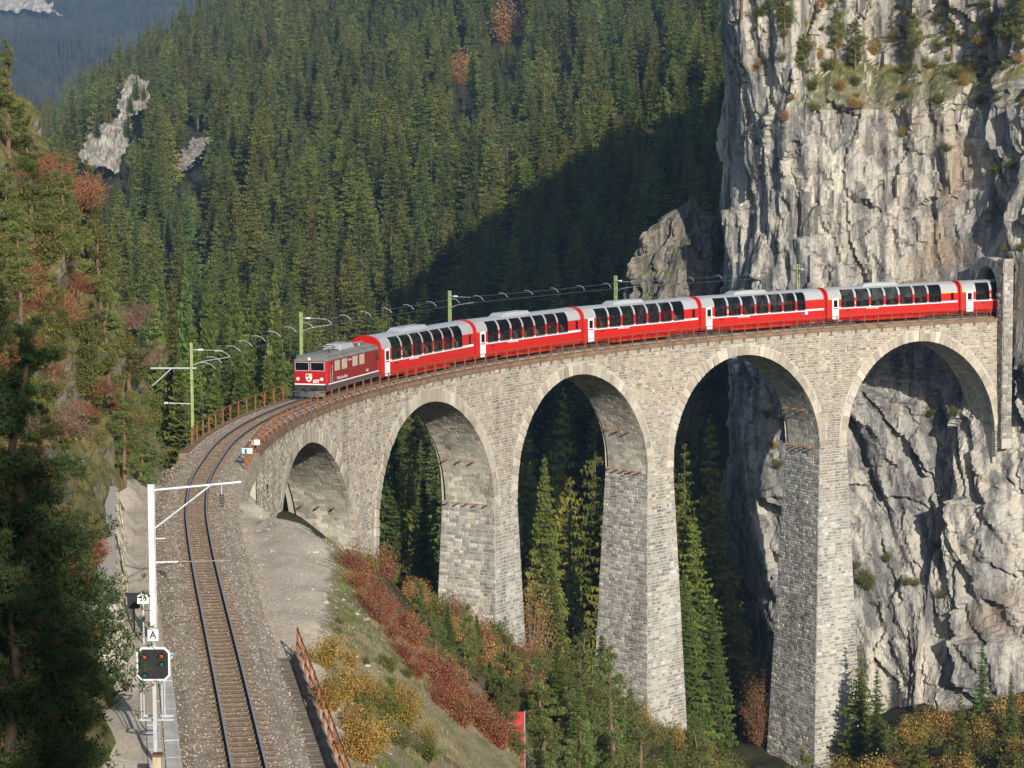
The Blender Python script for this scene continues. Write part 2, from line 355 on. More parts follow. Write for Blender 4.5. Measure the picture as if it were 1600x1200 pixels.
MAT['white'] = M_plain('white_paint', (.78,.78,.77), .4, 0, .04, 1.5)
MAT['coach_roof'] = M_plain('coach_roof', (.40,.415,.43), .42, .1, .10, .7, 0, .5, (.31,.30,.28))
MAT['loco_roof'] = M_plain('loco_roof', (.20,.195,.18), .65, .1, .25, 1.4)
MAT['under'] = M_plain('underframe', (.035,.032,.03), .8, 0, .4, 4)
MAT['grey_steel'] = M_plain('plough_grey', (.085,.088,.088), .6, .2, .2, 3)
MAT['beige'] = M_plain('louvre_beige', (.46,.38,.27), .6, 0, .1, 3)
MAT['yellow'] = M_plain('yellow_line', (.80,.50,.02), .5, 0, .05, 2)
MAT['blue'] = M_plain('blue_sign', (.03,.10,.42), .5, 0, .05, 2)
MAT['black'] = M_plain('black_paint', (.012,.013,.015), .5, 0, .2, 2)
MAT['glass'] = M_glass_dark('tinted_glass', (.012,.014,.016), .04, .36)
MAT['cabglass'] = M_glass_dark('cab_glass', (.01,.012,.012), .04, .75)
MAT['lens_clear'] = M_plain('lens_clear', (.75,.75,.72), .1, 0, .03, 2)
MAT['lens_orange'] = M_plain('lens_orange', (.42,.10,.015), .1, 0, .05, 2, 0, .8)
MAT['lens_green'] = M_plain('lens_green', (.02,.13,.085), .1, 0, .05, 2, 0, .8)
MAT['concrete'] = M_plain('concrete', (.50,.49,.46), .9, 0, .16, 1.6, .3, .2, (.36,.33,.28))
MAT['wood'] = M_plain('weathered_wood', (.22,.20,.19), .9, 0, .25, 3, .4, .1)
MAT['wood_dark'] = M_plain('old_plank', (.20,.165,.125), .92, 0, .3, 3, .4, .1)
MAT['cyan_sign'] = M_plain('cyan_sign', (.40,.66,.76), .5, 0, .05, 2)
MAT['banner'] = M_plain('banner_red', (.45,.03,.03), .8, 0, .25, 2)
MAT['seat'] = M_plain('seat_fabric', (.22,.10,.08), .9, 0, .2, 3)
MAT['interior'] = M_plain('interior', (.30,.28,.25), .9, 0, .1, 2)
# ------------------------------------------------------------------ the line of the railway (metres; s grows from the tunnel towards the near end)
AC = np.array([82.3947, 138.1985]); R = 100.0; PH0 = 0.33138; GR = 0.02
def _arc(s): a = s / R + PH0; return np.array([AC[0] - R * math.sin(a), AC[1] + R * math.cos(a)])
_pts = [_arc(s) for s in np.arange(-60, 128.01, 1.0)]
_tail = [(-17.05, 123.9), (-15.9, 113.7), (-14.5, 104.6), (-12.9, 95.15), (-10.94, 83.94), (-9.38, 75.02), (-7.69, 65.25), (-5.94, 55.25), (-4.3, 45.8), (-2.9, 37.5), (-1.5, 29)]
def crom(P, n):
    P = [np.array(p, float) for p in P]; out = []
    for i in range(len(P) - 1):
        p0 = P[max(i-1, 0)]; p1 = P[i]; p2 = P[i+1]; p3 = P[min(i+2, len(P)-1)]
        if i == 0: p0 = 2*p1 - p2
        if i == len(P)-2: p3 = 2*p2 - p1
        for k in range(n):
            t = k / n; out.append(.5*((2*p1)+(-p0+p2)*t+(2*p0-5*p1+4*p2-p3)*t*t+(-p0+3*p1-3*p2+p3)*t**3))
    out.append(P[-1]); return out
_all = crom(_pts[-3:] + [np.array(t) for t in _tail], 12)
_all = np.array(_pts[:-3] + list(_all))
_d = np.concatenate([[0], np.cumsum(np.linalg.norm(np.diff(_all, axis=0), axis=1))]) - 60
SS = np.arange(-60, _d[-1], .25); CX = np.interp(SS, _d, _all[:, 0]); CY = np.interp(SS, _d, _all[:, 1])
_k = np.ones(9) / 9
for _ in range(2):
    CX[4:-4] = np.convolve(CX, _k, 'valid'); CY[4:-4] = np.convolve(CY, _k, 'valid')
TX = np.gradient(CX, SS); TY = np.gradient(CY, SS); _l = np.hypot(TX, TY); TX /= _l; TY /= _l
S_END = SS[-1]
def cl(s):
    s = np.asarray(s, float)
    return np.interp(s, SS, CX), np.interp(s, SS, CY), np.interp(s, SS, TX), np.interp(s, SS, TY)
def pt(s, off, h):
    """point on the line: off = metres towards the inside of the curve, h = height above rail top"""
    x, y, tx, ty = cl(s)
    return np.stack(np.broadcast_arrays(x - ty * off, y + tx * off, -GR * np.asarray(s, float) + h), -1)
def P3(s, off, h): return tuple(float(q) for q in pt(s, off, h))
def to_so(X, Y):
    """(s, off) for points near the arc"""
    dx = X - AC[0]; dy = Y - AC[1]; phi = np.arctan2(-dx, dy)
    return (phi - PH0) * R, R - np.hypot(dx, dy)

# ------------------------------------------------------------------ terrain
def rbf(C, Q):
    C = np.array(C, float); A = np.linalg.norm(C[:, None, :2] - C[None, :, :2], axis=2); n = len(C)
    M = np.zeros((n+3, n+3)); M[:n, :n] = A; M[:n, n] = 1; M[:n, n+1:] = C[:, :2]; M[n, :n] = 1; M[n+1:, :n] = C[:, :2].T
    w = np.linalg.solve(M, np.concatenate([C[:, 2], [0, 0, 0]]))
    out = np.zeros(len(Q))
    for i in range(0, len(Q), 20000):
        q = Q[i:i+20000]; d = np.linalg.norm(q[:, None, :] - C[None, :, :2], axis=2)
        out[i:i+20000] = d @ w[:n] + w[n] + q @ w[n+1:]
    return out
def zb(Y): return -4.32 + (Y - 66) * .0185
def trackx(Y): return float(np.interp(-Y, -CY[SS > 100], CX[SS > 100]))
CT = []
for Y in (45, 55, 66, 75, 85, 95, 105, 115, 125):      # the railway bench
    t = trackx(Y)
    for dx in (-4.2, -2, 0, 2): CT.append((t + dx, Y, zb(Y)))
EDGE = [(60, -3.7), (66, -4.4), (75, -5.7), (82, -6.9), (88, -7.4), (94, -7.6), (100, -7.9), (106, -8.6), (112, -10.2), (118, -13.0)]
for Y, X in EDGE: CT.append((X - .6, Y, zb(Y))); CT.append((X, Y, zb(Y) - .1))
for (u, v, Y) in [(540, 872, 109), (600, 945, 104), (650, 1000, 101), (700, 1060, 98), (750, 1118, 95), (800, 1178, 92), (850, 1250, 88), (960, 1400, 80), (1100, 1550, 70)]:
    CT.append(atY(u, v, Y))                              # crest of the spur below the bench
CT += [(-3.2, 85, -8.2), (-2, 76, -7.6), (2, 70, -10.5), (8, 60, -12), (-1, 62, -7), (6, 80, -16),
       (-9.5, 116, -8), (-7, 120, -12.5), (-3, 116, -15), (0, 110, -19), (5, 104, -24), (11, 98, -29), (18, 90, -32), (30, 70, -30)]
def CTs(s, off, z): x = pt(s, off, 0); CT.append((float(x[0]), float(x[1]), z))
CTs(116, 3, -8.2); CTs(113, 3, -9.6); CTs(113, -3, -10); CTs(105, 3, -12.5); CTs(96, 3, -15); CTs(96, -4, -16); CTs(82, 3, -20); CTs(69, 3, -25.5); CTs(69, -4, -27); CTs(57, 3, -31); CTs(45, 3, -39); CTs(45, -4, -40); CTs(33, 3, -44); CTs(22, 4, -44); CTs(22, -4, -43)
CTs(122, -4, -5.5); CTs(118, -7, -10); CTs(110, -10, -17); CTs(95, -12, -24); CTs(75, -14, -33); CTs(55, -16, -41)
CT += [(-26, 150, -14), (-34, 165, -22), (0, 165, -24), (8, 150, -30), (20, 150, -40), (20, 185, -44), (40, 150, -46), (40, 205, -43), (52, 218, -37), (62, 212, -35), (70, 190, -40), (90, 200, -30), (60, 120, -40), (110, 150, -20),
       (0, 235, -42), (18, 245, -44), (-30, 210, -36), (-60, 200, -34), (-60, 260, -36), (-20, 270, -44), (15, 290, -42), (45, 330, -30), (-100, 260, -40), (-160, 260, -30)]
# camera hill
CT += [(0, 0, 10.2), (0, 12, 7.0), (0, 24, 2.2), (-1, 34, -3.0), (-15, 0, 12), (-15, 24, 5), (14, 0, 8.6), (12, 20, 1.0), (14, 40, -9), (0, -30, 20), (20, -30, 20), (-30, -30, 24), (40, 0, -2), (70, 20, -14), (-14, 45, -1), (60, -30, 10), (-60, 0, 30), (-60, 60, 28), (-60, 120, 30), (-36, 90, 16), (-40, 140, 12), (-60, 150, 0)]
# far side of the gorge: the wooded mountainside
CT += [(-31, 330, -30), (10, 340, -30), (-90, 340, -26), (-31, 430, -8), (20, 430, -6), (-90, 430, -8), (-130, 430, -14), (-31, 520, 12), (30, 520, 15), (-90, 520, 9), (-125, 520, 2), (-31, 620, 35), (60, 620, 45), (-90, 620, 27), (-128, 620, 14), (-31, 750, 62), (80, 750, 75), (-110, 750, 46), (-138, 720, 27), (-31, 900, 97), (100, 900, 115), (-141, 850, 50), (-143, 1000, 79), (-31, 1100, 150), (120, 1100, 160), (-145, 1150, 110),
       (70, 450, 10), (110, 520, 40), (200, 600, 80), (250, 900, 140), (-200, 520, -55), (-205, 650, -45), (-220, 800, -30), (-235, 1000, 5), (-250, 1150, 30), (-320, 520, -60), (-420, 700, -60), (-420, 1150, 0), (-300, 1000, -30), (-420, 300, -30), (-300, 300, -45), (-200, 380, -50), (320, 500, 60), (320, 1150, 180), (320, 200, 0), (320, -40, 0), (-420, -40, 60), (-250, 100, 60)]
gx = np.concatenate([np.linspace(-420, -160, 30)[:-1], np.linspace(-160, -30, 64)[:-1], np.linspace(-30, 32, 125)[:-1], np.linspace(32, 110, 50)[:-1], np.linspace(110, 320, 25)])
gy = np.concatenate([np.arange(-40, 50, 3.0), np.arange(50, 130, .6), np.arange(130, 300, 1.6), np.arange(300, 1152, 7.0)])
GX, GY = np.meshgrid(gx, gy); Q = np.stack([GX.ravel(), GY.ravel()], 1)
HZ = rbf(CT, Q).reshape(GX.shape)
_tc = np.interp(-GY, -CY[SS > 100][np.argsort(-CY[SS > 100])], CX[SS > 100][np.argsort(-CY[SS > 100])])
near = np.clip(1 - np.abs(GX - _tc) / 7, 0, 1) * (GY < 122)
amp = np.where(GY < 140, .35, np.where(GY < 300, 1.0, 2.5)) * (1 - np.clip(near * 2, 0, 1))
HZ = HZ + amp * fbm(GX / 5.5, GY / 5.5, 0, 4) + np.where(GY > 300, 5.0, 0) * gn(GX / 40, GY / 55, 2.2)
onb = (np.abs(GX - _tc) < 3.4) & (GY < 126) & (GY > 40)
HZ = np.where(onb, np.minimum(HZ, zb(GY)), HZ)
def hterr(X, Y):
    X = np.asarray(X, float); Y = np.asarray(Y, float)
    i = np.clip(np.searchsorted(gx, X) - 1, 0, len(gx)-2); j = np.clip(np.searchsorted(gy, Y) - 1, 0, len(gy)-2)
    a = np.clip((X - gx[i]) / (gx[i+1] - gx[i]), 0, 1); b = np.clip((Y - gy[j]) / (gy[j+1] - gy[j]), 0, 1)
    return (HZ[j, i]*(1-a)+HZ[j, i+1]*a)*(1-b) + (HZ[j+1, i]*(1-a)+HZ[j+1, i+1]*a)*b
def grid_faces(ny, nx):
    i = np.arange(ny*nx).reshape(ny, nx)
    return np.stack([i[:-1, :-1].ravel(), i[:-1, 1:].ravel(), i[1:, 1:].ravel(), i[1:, :-1].ravel()], 1)
F = grid_faces(*GX.shape)
fcx = (GX[:-1, :-1] + GX[1:, 1:]).ravel() / 2; fcy = (GY[:-1, :-1] + GY[1:, 1:]).ravel() / 2
ed = np.interp(fcy, [e[0] for e in EDGE], [e[1] for e in EDGE]); jit = .9 * gn(fcx / 1.7, fcy / 1.7, 4.4)
edv = np.interp(GY, [e[0] for e in EDGE], [e[1] for e in EDGE]); gw = np.clip(.5 + (edv - .1 - GX) / 2.4, 0, 1) * np.clip((126 - GY) / 3, 0, 1) * np.clip((GY - 42) / 4, 0, 1)
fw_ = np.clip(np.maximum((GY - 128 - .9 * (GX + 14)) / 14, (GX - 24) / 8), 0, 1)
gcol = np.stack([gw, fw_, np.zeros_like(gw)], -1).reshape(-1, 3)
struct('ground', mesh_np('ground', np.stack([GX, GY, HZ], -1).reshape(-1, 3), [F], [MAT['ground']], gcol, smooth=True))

# far mountain across the main valley
fx = np.linspace(-1500, 300, 130); fy = np.linspace(1500, 2900, 120); FX, FY = np.meshgrid(fx, fy)
FZ = -80 + (FY - 1500) * .27 + 70 * fbm(FX / 420, FY / 420, 1.5, 4) + 60 * np.abs(gn(FX / 260 + FY / 900, FY / 900, 7.7))
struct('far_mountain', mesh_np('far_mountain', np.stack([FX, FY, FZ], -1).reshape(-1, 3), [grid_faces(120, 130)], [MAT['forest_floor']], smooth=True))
def hfar(X, Y):
    i = np.clip(((X + 1500) / 1800 * 129).astype(int), 0, 128); j = np.clip(((Y - 1500) / 1400 * 119).astype(int), 0, 118); return FZ[j, i]

# ------------------------------------------------------------------ rock sheets (a plan line raised and displaced)
def sheet(plan, zs, dp, offs, keep=None, planpts=14):
    P = np.array(crom(plan, planpts)); d = np.concatenate([[0], np.cumsum(np.linalg.norm(np.diff(P, axis=0), axis=1))])
    p = np.arange(0, d[-1], dp); x = np.interp(p, d, P[:, 0]); y = np.interp(p, d, P[:, 1])
    k = max(3, int(2.5 / dp) | 1); ker = np.ones(k) / k
    tx = np.gradient(x); ty = np.gradient(y)
    tx = np.convolve(np.pad(tx, k//2, 'edge'), ker, 'valid'); ty = np.convolve(np.pad(ty, k//2, 'edge'), ker, 'valid')
    l = np.hypot(tx, ty); nx, ny = ty / l, -tx / l
    PP, ZZ = np.meshgrid(p, zs); X0 = np.broadcast_to(x, PP.shape); Y0 = np.broadcast_to(y, PP.shape)
    o, dz = offs(PP, ZZ, X0, Y0)
    V = np.stack([X0 + nx * o, Y0 + ny * o, ZZ + dz], -1)
    F = grid_faces(*PP.shape)
    if keep is not None:
        c = V.reshape(-1, 3)[F].mean(1); F = F[keep(c)]
    return V, F, PP
CLIFF_PLAN = [(66, 310), (36, 278), (24.4, 256), (28.3, 242.5), (34, 240.5), (41, 239.2), (46.2, 237.2), (49.0, 233.6), (51.2, 229.8), (55, 227), (60, 225), (66, 223.5), (80, 221.5), (110, 212)]
def cliff_off(p, z, x, y):
    left = np.clip((34 - x) / 8, 0, 1)                                   # shaded overhanging side
    lean = -.03 * (z + 6) - 5.5 * np.clip((z - 21) / 5, 0, 1) * (1 - left) + (.10 + .13 * np.clip((53 - x) / 6, 0, 1)) * np.clip(-6 - z, 0, 40) * (1 - .75 * left)
    lean = lean + .03 * (z + 6) * left + 1.2 * np.clip((z - 24) / 6, 0, 1) * left - 2.5 * np.clip((-24 - z) / 14, 0, 1) * left
    q = np.where(z < -4, p + .42 * (z + 4), p)
    wq = q + 1.2 * gn(p / 4, z / 6, 61.0) + .18 * gn(p, z, 63.0); wz = z + 1.5 * gn(p / 5, z / 5, 62.0) + .25 * gn(p, z, 64.0)
    o = (2.2 - .9 * np.clip((-5 - z) / 6, 0, 1)) * fbm(q / 13, z / 30, 3.3, 2) + (1.35 - .6 * np.clip((-5 - z) / 6, 0, 1)) * ridged(wq / 5.4, z / 30, 1.1, 2, .5) - 1.0
    o = o + facets(wq / 4.2, wz / 10.0, 5, .95, .7) + facets(wq / 1.7, wz / 4.2, 31, .42, .34) + facets(wq / .75, wz / 1.5, 77, .15, .13)
    lo = np.clip((-5 - z) / 6, 0, 1)
    o = o + 1.3 * lo * fbm(q / 5.5, z / 16, 44.0, 3)
    o = o + (.45 - .2 * lo) * ridged(q / (2.4 + 1.4 * lo), z / 8.5, 5.2, 2, .5) - .3
    o = o + .8 * np.abs(gn(p / 5, z / 3.2, 12.1)) * np.clip((z - 8) / 8, 0, 1)
    o = o + .07 * gn(p / .45, z / .6, 2.0)
    o = np.where(left > 0, o * (1 - .45 * left), o)
    s, off = to_so(x, y); g = np.clip(1 - np.abs(s - .5) / 6, 0, 1) * np.clip(1 - np.abs(z - 1) / 9, 0, 1)
    o = o * (1 - .8 * np.clip(g * 2, 0, 1))
    lean = lean + 2.5 * np.exp(-((x - 49.0) / 2.6) ** 2) * np.clip((-6.5 - z) / 4, 0, 1) * np.clip((z + 27) / 12, 0, 1)
    return lean + o, .35 * gn(p / 3, z / 3, 30.0)
def keep_tunnel(c):
    s, off = to_so(c[:, 0], c[:, 1]); h = c[:, 2] + GR * s
    return ~((s > -40) & (s < 4.5) & (np.abs(off) < 2.5) & (h > -1.0) & (h < 5.0))
V, F, _ = sheet(CLIFF_PLAN, np.arange(-50, 47, .25), .25, cliff_off, keep_tunnel)
struct('cliff', mesh_np('cliff', V.reshape(-1, 3), [F], [MAT['rock']], smooth=False))
CLIFFV = V
# top of the massif, above the frame; it throws the shade over the lower forest
CM = [(24,254,50),(28,246,47),(40,242,44.5),(50,239,45),(60,231,45),(80,226,47),(110,214,50),(200,190,55),(330,160,60),(45,256,64),(60,262,81),(90,258,106),(120,262,128),(160,262,150),(220,250,150),(330,240,160),(38,276,50),(50,320,25),(48,352,-8),(70,330,55),(120,340,85),(160,360,85),(200,400,55),(330,420,50),(60,400,-20),(100,420,0)]
mx = np.linspace(25, 330, 110); my = np.linspace(160, 420, 100); MX, MY = np.meshgrid(mx, my)
MZ = rbf(CM, np.stack([MX.ravel(), MY.ravel()], 1)).reshape(MX.shape) + 3 * fbm(MX / 18, MY / 18, 3, 3)
F = grid_faces(*MX.shape); cx_ = (MX[:-1, :-1] + MX[1:, 1:]).ravel() / 2; cy_ = (MY[:-1, :-1] + MY[1:, 1:]).ravel() / 2
front = np.interp(cx_, [24, 28, 34, 41, 51.5, 63, 78, 110, 200, 330], [258, 248, 246, 245, 242, 235, 231, 219, 195, 165])
F = F[(cy_ > front) & (cx_ > 29 + np.clip(cy_ - 250, 0, 500) * .24)]
struct('massif', mesh_np('massif', np.stack([MX, MY, MZ], -1).reshape(-1, 3), [F], [MAT['crag']], smooth=False))
# pointed crag standing behind the viaduct, left of the cliff
th = np.linspace(0, 2*math.pi, 170, endpoint=False); zz = np.linspace(-16, 11.5, 150); TH, ZC = np.meshgrid(th, zz)
prof = np.interp(ZC, [-16, -8, -2, 3, 7, 9, 11.5], [3.0, 5.0, 6.0, 5.2, 3.6, 2.3, .2])
rr = prof * (1 + .30 * gn(np.cos(TH) * 1.5, np.sin(TH) * 1.5, ZC / 5)) + .9 * ridged(np.cos(TH) * 2.2, np.sin(TH) * 2.2, ZC / 6, 3) * np.clip(prof / 2, 0, 1) - .5 + (facets(TH * 2.2, ZC / 3.2, 9, .5, .4) + facets(TH * 6, ZC / 1.2, 19, .22, .2)) * np.clip(prof / 2, 0, 1)
V = np.stack([19.6 + rr * np.cos(TH) * 1.12 + .10 * (ZC + 2), 266 + rr * np.sin(TH), ZC + .8 * gn(TH * 2, ZC / 2, 0)], -1)
i = np.arange(150 * 170).reshape(150, 170); j = np.roll(i, -1, axis=1)
F = np.stack([i[:-1].ravel(), j[:-1].ravel(), j[1:].ravel(), i[1:].ravel()], 1)
struct('crag', mesh_np('crag', V.reshape(-1, 3), [F], [MAT['crag']], smooth=False))

# steep rocky hillside left of the line
HILL_PLAN = [(-17, 28), (-14.8, 44), (-12.6, 57), (-12.0, 66), (-13.5, 76), (-15.9, 90), (-18.1, 103), (-20.0, 116), (-20.7, 127), (-21.6, 137), (-25, 145), (-36, 150), (-64, 156), (-110, 162)]
def hill_off(p, z, x, y):
    zb_ = np.interp(y, [28, 66, 125, 170], [-5, -4.3, -3.2, -3.2])
    e = np.clip(z - zb_, 0, 100)
    lean = -.33 * np.clip(e, 0, 18) - .75 * np.clip(e - 18, 0, 60) + .1 * np.clip(zb_ - z, 0, 20)
    o = 1.5 * fbm(p / 8, z / 7, 2.2, 3) + .6 * ridged(p / 4.5, z / 5, 6.1, 2) - .5 + facets(p / 2.6, z / 2.4, 44, .5, .35) + facets(p / 1.1, z / 1.0, 12, .18, .15)
    return lean + o * np.clip(.25 + e / 5, 0, 1), .5 * gn(p / 3, z / 3, 9.0)
V, F, _ = sheet(HILL_PLAN, np.arange(-12, 44, .45), .45, hill_off)
struct('hillside', mesh_np('hillside', V.reshape(-1, 3), [F], [MAT['hillrock']], smooth=False))
HILLV = V
# ------------------------------------------------------------------ viaduct
PIERS = [22.05, 45.35, 68.75, 94.1]; PHT = [1.72, 1.78, 1.82, 2.3]
A_L = 118.4                                   # face of the near abutment
ARCH = [(2.0, PIERS[0]-PHT[0]), (PIERS[0]+PHT[0], PIERS[1]-PHT[1]), (PIERS[1]+PHT[1], PIERS[2]-PHT[2]), (PIERS[2]+PHT[2], PIERS[3]-PHT[3]), (PIERS[3]+PHT[3], A_L)]
D_TOP, D_CR, D_SP = 0.62, 2.15, 11.8          # depths below rail: top of masonry, crown, springing
S_A, S_B = 1.7, 127.0
SP = 1.62                                     # plane of the tunnel portal
def skew(i, o): return -.18 * (2.3 - o) if i == 3 else 0.0     # the splayed pier next to the near abutment
def wdt(d): return 2.28 + .034 * np.clip(np.asarray(d, float) - 3, 0, 80)
def arch_d(k, s):
    a, b = ARCH[k]; c = (a+b)/2; h = (b-a)/2; t = np.clip((s-c)/h, -1, 1)
    return D_SP - (D_SP - D_CR) * np.sqrt(np.clip(1 - t*t, 0, 1))
def pth(i, d): return PHT[i] + max(0.0, d - D_SP) / 23.0
viaduct = thing('stone_viaduct', 'tall curved grey stone railway viaduct with five round arches meeting the cliff', 'viaduct', P3(45.35, 0, -45))
VL = np.array(viaduct.location)
PAL_UP = np.array([(.36,.31,.245), (.31,.26,.195), (.39,.35,.29), (.26,.23,.19), (.33,.27,.21), (.45,.41,.335), (.20,.185,.165), (.37,.29,.21), (.29,.25,.20)])
PAL_LO = np.array([(.26,.255,.24), (.34,.33,.305), (.20,.20,.195), (.42,.40,.36), (.30,.28,.245), (.24,.235,.225), (.48,.465,.43)])
PAL_IN = np.array([(.42,.39,.32), (.50,.47,.39), (.34,.32,.27), (.56,.53,.45), (.45,.42,.35)])
stV = []; stC = []; picks = []
def stone_at(fn, a0, a1, b0, b1, prot, colr, pick=0, g=.016, into=None):
    """one block: fn(a, b, out) maps face coordinates to space"""
    e = min(.035, (a1-a0)*.12)
    jit = lambda: RNG.uniform(-.012, .012)
    base = [(a0+g, b0+g), (a1-g, b0+g), (a1-g, b1-g), (a0+g, b1-g)]
    fr = [(a0+g+e+jit(), b0+g+e+jit()), (a1-g-e+jit(), b0+g+e+jit()), (a1-g-e+jit(), b1-g-e+jit()), (a0+g+e+jit(), b1-g-e+jit())]
    v = np.array([fn(a, b, -.02) for a, b in base] + [fn(a, b, prot) for a, b in fr])
    if pick > 0: picks.append((pick, v, colr))
    else: stV.append(v); stC.append(colr)
SF = np.array([(4,5,6,7), (0,1,5,4), (1,2,6,5), (2,3,7,6), (3,0,4,7)])
def colour(pal, lo=.8, hi=1.2):
    c = pal[RNG.integers(len(pal))]; c = (c * .72 + pal.mean(0) * .28) * RNG.uniform(lo, hi); return np.clip(c, .03, .85)
def fill(a0, a1, lmin, lmax):
    out = []; a = a0
    while a < a1 - .02:
        l = RNG.uniform(lmin, lmax)
        if a1 - a - l < lmin * .7: l = a1 - a
        out.append((a, a + l)); a += l
    return out
_cx, _cy, _tx, _ty = CX, CY, TX, TY
def inner(s, d, o): return pt(s, float(wdt(d)) + o, -d)
# courses on the inside face
def ring_ext(k, d):
    """half width of the arch ring's outside line at depth d (None above it)"""
    rad = 1.05; top = D_CR - rad
    if d <= top: return None
    if d >= D_SP: return None
    a, b = ARCH[k]; h = (b-a)/2 + rad*.9
    return h * math.sqrt(max(0, 1 - ((D_SP - d) / (D_SP - top)) ** 2))
d = D_TOP + .02
zfoot = [hterr(*pt(p, 3, 0)[:2]) for p in PIERS]
while d < 46:
    hc = RNG.uniform(.17, .30) if d < 13 else RNG.uniform(.22, .36)
    dm = d + hc/2; iv = []
    if d < D_SP - .02 and dm >= D_SP - .03: hc = D_SP - d; dm = d + hc/2
    if d < D_SP - .02:
        cuts = []
        for k in range(5):
            r = ring_ext(k, dm)
            if r is not None: c = sum(ARCH[k])/2; cuts.append((c - r, c + r))
        a = S_A
        for (c0, c1) in sorted(cuts):
            if c0 > a: iv.append((a, min(c0, S_B)))
            a = max(a, c1)
        if a < S_B: iv.append((a, S_B))
    else:
        for i, p in enumerate(PIERS):
            if -d - GR*p > zfoot[i] - 1.5: iv.append((p - pth(i, dm), p + pth(i, dm)))
        if d < 14: iv.append((A_L, S_B)); iv.append((S_A, 2.0))
    for a0, a1 in iv:
        if a1 - a0 < .12: continue
        up = d < 12.5
        for b0, b1 in fill(a0, a1, .20 if up else .30, .58 if up else .78):
            t = np.clip((d - 9) / 9 + RNG.normal(0, .25), 0, 1)
            c = colour(PAL_LO if RNG.random() < t else PAL_UP, .78, 1.22)
            pk = 0
            if 14 < d < 30 and b1 - b0 > .56 and hc > .29 and (p_ := min(PIERS[1:3], key=lambda q: abs(q - b0))) and abs(p_ - b0) < 3: pk = (b1-b0)*hc
            stone_at(inner, b0, b1, d, d + hc, RNG.uniform(.015, .075), c, pk)
    d += hc
# pier faces towards the near end
def mkside(i):
    def side(o, d, e): return pt(PIERS[i] + pth(i, d) + skew(i, o) + e, o, -d)
    return side
for i, p in enumerate(PIERS):
    fn = mkside(i); d = D_SP
    while -d - GR*p > zfoot[i] - 2.0:
        hc = RNG.uniform(.22, .36); w = float(wdt(d + hc/2)) - .01
        for b0, b1 in fill(-w, w, .30, .80):
            c = colour(PAL_LO if RNG.random() < .75 else PAL_IN, .8, 1.2); pk = 0
            if i in (1, 2) and 13 < d < 32 and b1-b0 > .56: pk = (b1-b0)*hc
            stone_at(fn, b0, b1, d, d+hc, RNG.uniform(.015, .075), c, pk)
        d += hc
# barrels of the arches
def mkbar(k):
    a, b = ARCH[k]; c = (a+b)/2; h = (b-a)/2
    def f(o, th, e):
        return pt(c - (h - e) * math.sin(th) + (skew(3, o) * max(0, math.sin(th)) if k == 4 else 0), o, -(D_SP - (D_SP - D_CR - e) * math.cos(th)))
    return f
for k in range(5):
    fn = mkbar(k); th = -math.pi/2
    while th < math.pi/2 - .01:
        dt = RNG.uniform(.028, .042); w = 2.27
        for b0, b1 in fill(-w, w, .40, 1.0):
            stone_at(fn, b0, b1, th, min(th+dt, math.pi/2), RNG.uniform(.01, .05), colour(PAL_IN, .78, 1.15), 0, .002)
        th += dt
# 300 largest blocks as parts of their own, the rest joined
picks.sort(key=lambda q: -q[0])
for q in picks[300:]: stV.append(q[1]); stC.append(q[2])
def stone_mesh(name, vs, cs, mats):
    n = len(vs); V = np.concatenate(vs) - VL; F = (SF[None] + 8*np.arange(n)[:, None, None]).reshape(-1, 4)
    return mesh_np(name, V, [F], mats, np.repeat(np.array(cs), 8, 0))
tag(link('facing_stones', stone_mesh('facing_stones', stV, stC, [MAT['stone']]), viaduct), kind='stuff')
for q in picks[:300]: link('stone', stone_mesh('stone', [q[1]], [q[2]], [MAT['stone']]), viaduct)
# ring stones
for k in range(5):
    a, b = ARCH[k]; c = (a+b)/2; h = (b-a)/2; n = 46
    for j in range(n):
        t0 = -math.pi/2 + math.pi*j/n + .004; t1 = -math.pi/2 + math.pi*(j+1)/n - .004; L_ = RNG.uniform(.70, 1.10); pr = RNG.uniform(.02, .09)
        cc = colour(np.array([(.43,.385,.31), (.36,.31,.24), (.40,.36,.30), (.32,.28,.225), (.48,.44,.37)]), .82, 1.2)
        def q(t, e, o):
            dd = D_SP - (D_SP - D_CR + e) * math.cos(t); return pt(c - (h + e*.95) * math.sin(t), float(wdt(min(dd, D_SP))) + o, -dd)
        v = np.array([q(t0, -.03, -.35), q(t1, -.03, -.35), q(t1, L_, -.02), q(t0, L_, -.02), q(t0, -.03, pr), q(t1, -.03, pr), q(t1, L_-.03, pr), q(t0, L_-.03, pr)])
        link('voussoir', stone_mesh('voussoir', [v], [cc], [MAT['stone']]), viaduct)
# backing masonry: walls, barrels, piers
def strip(mb, rows):   # rows: list of lists of points (grid)
    V = [p for r in rows for p in r]; n = len(rows[0]); fs = []
    for i in range(len(rows)-1):
        for j in range(n-1): fs.append((i*n+j, i*n+j+1, (i+1)*n+j+1, (i+1)*n+j))
    mb.add(V, fs)
mb = MB(); L0 = Vector(VL)
def PV(s, o, h): return tuple(np.array(pt(s, o, h)) - VL)
ss = np.unique(np.concatenate([np.arange(S_A, S_B, .4), [S_B]] + [np.linspace(a, b, 60) for a, b in ARCH]))
def bot(s):
    for k, (a, b) in enumerate(ARCH):
        if a <= s <= b: return float(arch_d(k, s))
    return D_SP if s < A_L else 14.0
for sg in (1, -1):
    strip(mb, [[PV(s, sg*(float(wdt(D_TOP + (bot(s)-D_TOP)*t)) ), -(D_TOP + (bot(s)-D_TOP)*t)) for t in np.linspace(0, 1, 9)] for s in ss])
